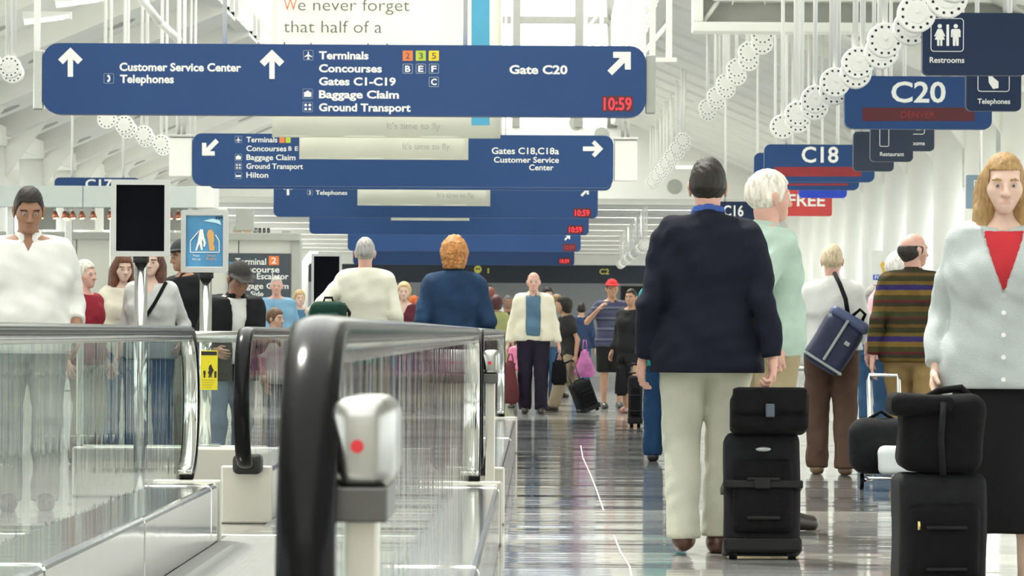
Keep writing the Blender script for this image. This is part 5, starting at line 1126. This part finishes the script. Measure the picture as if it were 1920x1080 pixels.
person('white-haired man in a mint green shirt half hidden by the man in the blazer', 1440, 372, 1.82, 115, PINK, top=dict(mat=cloth('mint', (0.40, 0.52, 0.45)), e=0.020, hem=0.86, sleeve=0.95, collar=0.02),
    trousers=dict(mat=cloth('khaki_tan', (0.34, 0.28, 0.17)), loose=0.03), hair=('short', WHITEH, 0.018), stride=0.14, girth=1.06, armR=(-0.21, 0.09, 0.90), armL=(0.20, 0.02, 0.90))
def strap_extra(pts, r, m, nm='strap'):
    return lambda root, k, J: tube(nm, [np.array(q)*k for q in pts], r, m, root, 8)
person('man in a white shirt and brown trousers walking away with a bag on his back', 1560, 263, 1.635, 180, PINK, top=dict(mat=cloth('white_shirt', (0.72, 0.72, 0.69), 0.04), e=0.020, hem=0.95, sleeve=0.95, collar=0.02),
    trousers=dict(mat=cloth('brown', (0.10, 0.058, 0.042)), loose=0.032), hair=('short', (0.55, 0.45, 0.30), 0.012), shoes=(0.16, 0.10, 0.05), stride=0.10, back_lift=0.0, girth=1.08, armL=(0.25, -0.25, 1.0), armR=(-0.24, -0.28, 1.02), look=(-12, 0))
K_navybag = mat('navy_nylon', (0.009, 0.013, 0.048), 0.6, 0, 0.2, 20, 0.3, 200)
bg_p = at(1568, 638, Ys(265.6)); cb = thing('shoulder_bag', 'navy barrel bag with grey trim slung on the white-shirted man\'s back', 'bag', (bg_p.x, Ys(265.6), bg_p.z)); cb.rotation_euler = (0, math.radians(32), 0)
soft_box('bag_body', (-0.15, -0.10, -0.23), (0.15, 0.12, 0.16), K_navybag, cb, 0.06, 0.012, 2); soft_box('top_panel', (-0.155, -0.105, 0.13), (0.155, 0.12, 0.21), mat('pale_navy', (0.07, 0.09, 0.19), 0.5), cb, 0.04, 0.008, 7)
M_trim = mat('grey_trim', (0.30, 0.33, 0.33), 0.5)
box('trim_band', (-0.154, -0.112, -0.20), (0.154, 0.115, -0.18), M_trim, cb, 0.006); box('trim_band', (-0.02, -0.114, -0.17), (0.0, -0.10, 0.16), M_trim, cb, 0.004); box('badge', (0.05, -0.113, 0.0), (0.09, -0.104, 0.03), M_trim, cb, 0.003)
tube('strap', [(-0.02, 0.0, 0.19), (-0.10, -0.01, 0.28), (-0.19, 0.02, 0.35), (-0.26, 0.09, 0.40)], 0.016, K_nylon2, cb, 8); tube('carry_handle', [(0.0, -0.06, 0.2), (0.02, -0.08, 0.27), (0.07, -0.07, 0.26), (0.08, -0.05, 0.2)], 0.012, K_nylon, cb, 8)
person('grey-haired woman in jeans far behind the white-shirted man', 1636, 165, 1.54, 180, FAIR, top=dict(mat=cloth('denim_top', (0.05, 0.11, 0.22)), e=0.014, hem=0.9, sleeve=0.95), trousers=dict(mat=cloth('jeans', (0.035, 0.085, 0.17)), loose=0.022), hair=('bob', GREYH, 0.022), female=True)
person('white-haired woman in a pink top beside the man in the striped sweater', 1682, 248, 1.61, 180, PINK, top=dict(mat=cloth('pink_white', (0.70, 0.42, 0.46)), e=0.014, hem=0.88, sleeve=0.35), trousers=dict(mat=cloth('jeans', (0.035, 0.085, 0.17)), loose=0.02), hair=('bob', (0.68, 0.66, 0.62), 0.026, 0.006), female=True, armL=(0.24, -0.03, 0.93), armR=(-0.24, -0.08, 0.90), girth=1.1)
M_strip = stripes('sweater_stripes', [(0, (0.030, 0.028, 0.015)), (0.10, (0.09, 0.02, 0.02)), (0.13, (0.045, 0.05, 0.02)), (0.24, (0.12, 0.075, 0.02)), (0.34, (0.035, 0.03, 0.02)), (0.42, (0.10, 0.015, 0.02)), (0.46, (0.05, 0.045, 0.018)), (0.56, (0.16, 0.10, 0.025)), (0.66, (0.03, 0.022, 0.10)), (0.76, (0.12, 0.08, 0.02)), (0.83, (0.035, 0.035, 0.015)), (0.93, (0.10, 0.06, 0.02))], 0.95, 2, 0.36, 0.012)
person('man in a brown striped sweater and tan trousers, head turned right', 1712, 268, 1.71, 165, PINK, top=dict(name='sweater', mat=M_strip, e=0.030, hem=0.83, sleeve=0.96, collar=0.016, neck=1.472), trousers=dict(mat=cloth('tan', (0.30, 0.20, 0.085)), loose=0.03),
    hair=('fringe', (0.035, 0.028, 0.024), 0.016), girth=1.14, look=(-45, 0), armL=(0.27, 0.12, 0.86), stride=0.12, shoes=(0.05, 0.03, 0.02))
def buttons(n, z0, z1, x, m, yy=-0.175):
    def f(root, k, J):
        for i in range(n):
            z = z0+(z1-z0)*i/(n-1); cyl('button', (x*k, (yy+0.02*(z > 1.2))*k, z*k), (x*k, (yy-0.008+0.02*(z > 1.2))*k, z*k), 0.009, m, root, n=12)
    return f
person('fair-haired woman in a pale grey cardigan, red top and long black skirt', 1880, 497, 1.68, -6, PALE, top=dict(name='cardigan', mat=cloth('pale_grey_knit', (0.44, 0.48, 0.475), 0.08), e=0.030, hem=0.83, sleeve=0.95, open=(-0.12, 0.085), e_in=0.0, neck=1.48, flare=0.025, hole=0.075), under=dict(mat=cloth('red_top', (0.50, 0.035, 0.045)), e=0.008, hem=0.95, sleeve=0.8, neck=1.465),
    skirt=dict(mat=cloth('black_skirt', (0.008, 0.008, 0.009)), end=0.27, flare=0.065), hair=('long', (0.36, 0.22, 0.09), 0.008), shoes=(0.02, 0.015, 0.015), female=True, legs_bare=True, girth=1.06, armL=(0.25, -0.06, 0.90), armR=(-0.26, -0.02, 0.90), stride=0.06, look=(4, 4), ex=buttons(4, 0.87, 1.13, 0.0, mat('pearl', (0.8, 0.8, 0.78), 0.2), -0.178))
# far centre group
r_, J = person('balding man in a cream jacket walking towards the camera with two bags', 1000, 152, 1.74, 0, PINK, top=dict(name='jacket', mat=cloth('cream_jacket', (0.72, 0.68, 0.55), 0.05), e=0.042, hem=0.90, sleeve=0.95, open=(0.10, 0.095), e_in=0.0, collar=0.025, hole=0.08, neck=1.485), under=dict(mat=cloth('steel_blue_shirt', (0.09, 0.17, 0.25)), e=0.012, hem=0.96, sleeve=0.8, collar=0.02),
    trousers=dict(mat=cloth('dark_navy', (0.016, 0.013, 0.026)), loose=0.03), hair=('fringe', (0.45, 0.38, 0.30), 0.006), belt=M_matblack, girth=1.06, stride=0.06, armL=(0.31, -0.05, 0.86), armR=(-0.31, -0.05, 0.86))
def hold_bag(label, name, px_, py0, py1, w0, w1, s, m, cat='bag', dep=0.07, hl=0.10, tilt=0):
    c = at(px_, py1, Ys(s)); ht = (py1-py0)/s; t = thing(name, label, cat, (c.x, Ys(s)-0.03, c.z)); t.rotation_euler = (0, tilt, 0)
    bm = bmesh.new(); n_ = 4
    P = [(-w1/2, 0), (w1/2, 0), (w1/2*1.02, ht*0.3), (w0/2*1.05, ht*0.8), (w0/2, ht), (-w0/2, ht), (-w0/2*1.05, ht*0.8), (-w1/2*1.02, ht*0.3)]
    add_prism(bm, P, -dep, dep); bmesh.ops.bevel(bm, geom=bm.edges[:], offset=min(0.025, dep*0.45), segments=3, affect='EDGES'); bobj('bag_body', bm, m, t, True)
    for dy in (-dep*0.5, dep*0.5): tube('handle', [(-w0*0.3, dy, ht-0.01), (-w0*0.12, dy*0.4, ht+hl), (w0*0.12, dy*0.4, ht+hl), (w0*0.3, dy, ht-0.01)], 0.008, m, t, 6)
    return t
hold_bag('maroon soft bag hanging from the cream-jacketed man\'s hand', 'carry_bag', 952, 676, 757, 0.13, 0.26, 152.2, cloth('maroon', (0.13, 0.035, 0.04)), hl=0.08, tilt=math.radians(3))
hold_bag('small black bag in the cream-jacketed man\'s other hand', 'carry_bag', 1048, 675, 722, 0.16, 0.19, 152.2, K_nylon, hl=0.08)
person('dark-haired woman in black and khaki striding left with a pink bag', 1072, 146, 1.50, -75, TAN, top=dict(mat=cloth('black_top', (0.025, 0.025, 0.027)), e=0.02, hem=0.86, sleeve=0.35), trousers=dict(mat=cloth('khaki', (0.27, 0.22, 0.15)), loose=0.04), hair=('bob', DARKH, 0.024), female=True, stride=0.30, lean=(0, -0.12), girth=1.05, back_lift=0.05)
hold_bag('pink and purple shopping bag on the arm of the woman in khaki', 'shopping_bag', 1096, 655, 707, 0.10, 0.26, 146.5, mat('pink_purple', (0.55, 0.16, 0.42), 0.4, 0, 0.4, 9), hl=0.12)
rl = roller('black roller bag trailing behind the woman in khaki', (at(1112, VY, Ys(150)).x, Ys(150), 0), 0.26, 0.2, 0.42, math.radians(-15), math.radians(0), 0.25); rl.rotation_euler = (0, math.radians(-22), math.radians(20))
M_plaid = stripes('plaid', [(0, (0.07, 0.075, 0.12)), (0.35, (0.035, 0.04, 0.08)), (0.5, (0.12, 0.14, 0.18)), (0.7, (0.06, 0.06, 0.12))], 0.9, 2, 0.14)
person('man in a red cap, plaid shirt and black shorts', 1147, 142, 1.69, 8, TAN, top=dict(mat=M_plaid, e=0.026, hem=0.84, sleeve=0.34, collar=0.02), trousers=dict(mat=cloth('black_shorts', (0.012, 0.012, 0.013)), loose=0.05, end=0.50), hair=('short', DARKH, 0.008), cap=(0.62, 0.045, 0.05), legs_bare=True, shoes=(0.05, 0.05, 0.05), armR=(-0.22, -0.22, 1.36), armL=(0.26, -0.06, 0.9), girth=1.05, stride=0.06)
person('person in black with sandals beside the man in the red cap', 1183, 150, 1.55, -25, TAN, top=dict(mat=cloth('black_coat', (0.018, 0.018, 0.02)), e=0.03, hem=0.70, sleeve=0.95), skirt=dict(mat=cloth('black_coat', (0.018, 0.018, 0.02)), end=0.42), hair=('short', DARKH, 0.01), legs_bare=True, shoes=(0.35, 0.16, 0.12), female=True, stride=0.08)
hold_bag('black travel bag between the red-capped man and the person in sandals', 'carry_bag', 1165, 684, 742, 0.12, 0.16, 150.3, K_nylon2, hl=0.12)
roller('narrow black suitcase by the left leg of the person in jeans', (at(1192, VY, Ys(176)).x, Ys(176), 0), 0.15, 0.22, 0.55, 0, 0, 0.1)
person('person in jeans and a teal shirt almost hidden by the man in the blazer', 1248, 240, 1.62, 180, FAIR, top=dict(mat=cloth('teal', (0.02, 0.27, 0.27)), e=0.016, hem=0.80, sleeve=0.4), trousers=dict(mat=cloth('dark_jeans', (0.015, 0.05, 0.12)), loose=0.03), hair=('short', BROWNH), stride=0.06, girth=0.9, armL=(0.12, -0.22, 1.05), armR=(-0.12, -0.22, 1.05))
person('red-brown-haired person at the back of the crowd, left of the cream jacket', 918, 110, 1.75, 180, FAIR, top=dict(mat=cloth('pale_top', (0.6, 0.6, 0.58)), e=0.016, hem=0.88), trousers=dict(mat=cloth('dark_navy', (0.016, 0.013, 0.026))), hair=('bob', (0.17, 0.06, 0.035), 0.03))
person('woman in an olive green top with dark auburn hair seen from behind', 931, 124, 1.55, 180, FAIR, top=dict(mat=cloth('olive', (0.32, 0.34, 0.14)), e=0.018, hem=0.82, sleeve=0.4), trousers=dict(mat=cloth('olive', (0.32, 0.34, 0.14)), loose=0.03), hair=('bob', (0.07, 0.02, 0.02), 0.03), female=True, girth=1.1)
person('dark-skinned person with grey hair behind the olive green top', 952, 108, 1.64, 10, BROWN, top=dict(mat=cloth('dark_coat', (0.03, 0.03, 0.035)), e=0.02, hem=0.85), trousers=dict(mat=cloth('dark_navy', (0.016, 0.013, 0.026))), hair=('short', (0.16, 0.15, 0.14), 0.012))
person('child in a bright pink top behind the maroon bag', 972, 141, 0.98, 30, FAIR, top=dict(mat=cloth('bright_pink', (0.72, 0.22, 0.38)), e=0.02, hem=0.9, sleeve=0.8), trousers=dict(mat=cloth('beige', (0.45, 0.40, 0.32)), loose=0.02), hair=('bob', BROWNH, 0.02), stride=0.2)
person('dark-haired person in jeans just behind the cream jacket', 1026, 136, 1.62, 20, FAIR, top=dict(mat=cloth('grey_top', (0.2, 0.2, 0.2)), e=0.016, hem=0.86), trousers=dict(mat=cloth('jeans', (0.035, 0.085, 0.17)), loose=0.02), hair=('short', DARKH, 0.02))
person('woman with a headband between the cream jacket and the woman in khaki', 1044, 122, 1.58, 40, PINK, top=dict(mat=cloth('pale_stripe', (0.5, 0.42, 0.40)), e=0.016, hem=0.86, sleeve=0.3), trousers=dict(mat=cloth('khaki', (0.27, 0.22, 0.15))), hair=('bob', (0.25, 0.15, 0.07), 0.02), female=True)
person('dark-haired person in dark blue behind the striding woman', 1090, 110, 1.50, 180, FAIR, top=dict(mat=cloth('dark_blue', (0.03, 0.05, 0.11)), e=0.018, hem=0.85), trousers=dict(mat=cloth('jeans', (0.035, 0.085, 0.17))), hair=('short', DARKH, 0.02))
# far left group
person('man in a white shirt with rolled sleeves looking down, at the left edge', 52, 338, 1.79, 8, BROWN, top=dict(mat=cloth('white_shirt', (0.72, 0.72, 0.69), 0.04), e=0.034, hem=0.85, sleeve=0.74, collar=0.026, vneck=1.40, puff=0.006), trousers=dict(mat=cloth('grey_flannel', (0.30, 0.30, 0.29))), hair=('short', DARKH, 0.012), girth=1.14, look=(4, 16), armL=(0.26, -0.12, 0.93), armR=(-0.28, -0.12, 0.92))
person('grey-haired person in a dark red shirt behind the white-shirted man on the left', 158, 250, 1.52, 60, PINK, top=dict(mat=cloth('dark_red', (0.27, 0.02, 0.035)), e=0.02, hem=0.85, sleeve=0.9), trousers=dict(mat=cloth('khaki', (0.27, 0.22, 0.15))), hair=('short', WHITEH, 0.014), girth=1.05)
person('long-haired woman in a cream top left of the black board', 229, 228, 1.62, 12, PALE, top=dict(mat=cloth('cream_top', (0.68, 0.64, 0.52)), e=0.016, hem=0.85, sleeve=0.9), trousers=dict(mat=cloth('jeans', (0.035, 0.085, 0.17))), hair=('long', (0.13, 0.05, 0.025), 0.016), female=True, look=(10, 6), armR=(-0.20, -0.22, 1.08))
person('woman in a pale grey sweater with a dark strap, behind the black board', 284, 250, 1.62, -6, PALE, top=dict(name='sweater', mat=cloth('pale_grey_sweater', (0.50, 0.51, 0.49)), e=0.024, hem=0.85, sleeve=0.7, vneck=1.36), trousers=dict(mat=cloth('jeans', (0.035, 0.085, 0.17))), hair=('long', (0.09, 0.035, 0.02), 0.016), female=True, armL=(0.25, -0.1, 0.98),
    ex=strap_extra([(0.13, -0.06, 1.47), (0.06, -0.172, 1.30), (-0.03, -0.182, 1.16), (-0.14, -0.13, 0.99)], 0.014, K_nylon, 'cross_strap'))
person('man in a dark cap and black jacket right of the black board', 345, 232, 1.72, -55, TAN, top=dict(name='jacket', mat=cloth('black_jacket', (0.012, 0.012, 0.014)), e=0.034, hem=0.82, sleeve=0.95, collar=0.02), trousers=dict(mat=cloth('stone', (0.45, 0.43, 0.38))), hair=('short', DARKH, 0.010), cap=(0.05, 0.05, 0.055), girth=1.15, armR=(-0.05, -0.26, 1.42), look=(0, 8))
person('man in a black jacket over a white shirt leaning forward below the poster stand', 426, 290, 1.45, 25, BROWN, top=dict(name='jacket', mat=cloth('black_jacket', (0.012, 0.012, 0.014)), e=0.036, hem=0.82, sleeve=0.95, open=(0.02, 0.07), e_in=0.0, collar=0.02, hole=0.075), under=dict(mat=cloth('white_shirt', (0.72, 0.72, 0.69), 0.04), e=0.012, hem=0.95, sleeve=0.8), trousers=dict(mat=cloth('grey_blue', (0.14, 0.19, 0.26))), hair=('short', DARKH, 0.010), cap=(0.045, 0.042, 0.04), girth=1.15, lean=(0.02, -0.14), look=(0, 25), armL=(0.16, -0.36, 1.13), armR=(-0.2, -0.3, 1.05), handd=[((0.75, -0.5, 0.1), (0, -0.3, -1), 0.7), None])
person('grey-haired man in a light blue shirt before the terminal board', 518, 150, 1.68, 5, PINK, top=dict(mat=cloth('light_blue', (0.20, 0.38, 0.55)), e=0.024, hem=0.88, sleeve=0.4, collar=0.022), trousers=dict(mat=cloth('khaki', (0.27, 0.22, 0.15))), hair=('short', (0.50, 0.48, 0.45), 0.008), girth=1.14)
person('fair-haired person in a blue top right of the man in light blue', 561, 140, 1.55, 15, PALE, top=dict(mat=cloth('mid_blue', (0.06, 0.16, 0.28)), e=0.02, hem=0.86, sleeve=0.5), trousers=dict(mat=cloth('jeans', (0.035, 0.085, 0.17))), hair=('bob', (0.50, 0.36, 0.18), 0.016), female=True)
person('brown-haired child in profile peeping over the walkway rail', 516, 232, 1.18, 60, FAIR, top=dict(mat=cloth('white_tee', (0.7, 0.7, 0.68)), e=0.02, hem=0.85, sleeve=0.4), trousers=dict(mat=cloth('jeans', (0.035, 0.085, 0.17))), hair=('short', (0.14, 0.08, 0.045), 0.018))
# on the second walkway
r_, J = person('grey-haired man in a cream sweater standing on the walkway, seen from behind', 684, 229, 1.75, 180, PINK, top=dict(name='sweater', mat=cloth('cream_sweater', (0.74, 0.72, 0.60), 0.04), e=0.034, hem=0.82, sleeve=0.97, neck=1.49), trousers=dict(mat=cloth('khaki', (0.27, 0.22, 0.15)), loose=0.03), hair=('short', (0.36, 0.35, 0.33), 0.012), girth=1.07, armL=(0.36, -0.10, 1.20), armR=(-0.27, -0.10, 0.92), dz=0.014, handd=[((1, 0.1, -0.15), (0, 0, -1), 0.6), None])
bp = at(616, 616, Ys(231.5)); bk = thing('backpack', 'dark green backpack hanging from the cream-sweatered man\'s forearm', 'backpack', (bp.x, Ys(231.5)-0.04, bp.z)); K_green = cloth('dark_green', (0.012, 0.045, 0.032))
soft_box('pack_body', (-0.15, -0.09, 0.0), (0.15, 0.09, 0.22), K_green, bk, 0.065, 0.012, 5); soft_box('front_pocket', (-0.10, -0.13, 0.02), (0.10, -0.06, 0.13), K_green, bk, 0.03, 0.006, 6); tube('grab_loop', [(-0.04, 0, 0.21), (-0.03, 0, 0.25), (0.03, 0, 0.25), (0.04, 0, 0.21)], 0.01, K_nylon, bk, 8)
bm = bmesh.new(); bmesh.ops.create_circle(bm, cap_ends=True, radius=0.022, segments=16); o = bobj('patch', bm, mat('patch_green', (0.10, 0.22, 0.16), 0.6), bk); o.location = (0, -0.135, 0.07); o.rotation_euler = (math.pi/2, 0, 0)
tube('shoulder_strap', [(0.12, 0.06, 0.2), (0.17, 0.02, 0.13), (0.16, -0.02, 0.02)], 0.014, K_nylon, bk, 8); tube('shoulder_strap', [(-0.12, 0.06, 0.2), (-0.17, 0.04, 0.13), (-0.165, 0.0, 0.02)], 0.014, cloth('pale_mint', (0.4, 0.5, 0.42)), bk, 8)
person('copper-haired woman in a denim shirt standing on the walkway, seen from behind', 851, 262, 1.655, 180, PALE, top=dict(mat=cloth('denim', (0.017, 0.043, 0.095), 0.3), e=0.034, hem=0.82, sleeve=0.95, collar=0.024, neck=1.485, flare=0.02), trousers=dict(mat=cloth('dark_jeans', (0.015, 0.05, 0.12)), loose=0.02), hair=('bob', COPPER, 0.028, 0.013), girth=1.07, armR=(-0.25, -0.18, 1.03), armL=(0.24, -0.06, 0.92), dz=0.014)
person('blonde woman in a maroon top facing the camera between the two walkway travellers', 757, 160, 1.58, 0, PALE, top=dict(mat=cloth('maroon_top', (0.10, 0.02, 0.03)), e=0.02, hem=0.85, sleeve=0.8, vneck=1.34), trousers=dict(mat=cloth('jeans', (0.035, 0.085, 0.17))), hair=('bob', (0.60, 0.44, 0.22), 0.016), female=True)
person('person with bright orange hair just behind the blonde woman', 776, 134, 1.50, 180, FAIR, top=dict(mat=cloth('white_tee', (0.7, 0.7, 0.68)), e=0.02, hem=0.85, sleeve=0.9), trousers=dict(mat=cloth('jeans', (0.035, 0.085, 0.17))), hair=('bob', (0.60, 0.13, 0.03), 0.02))
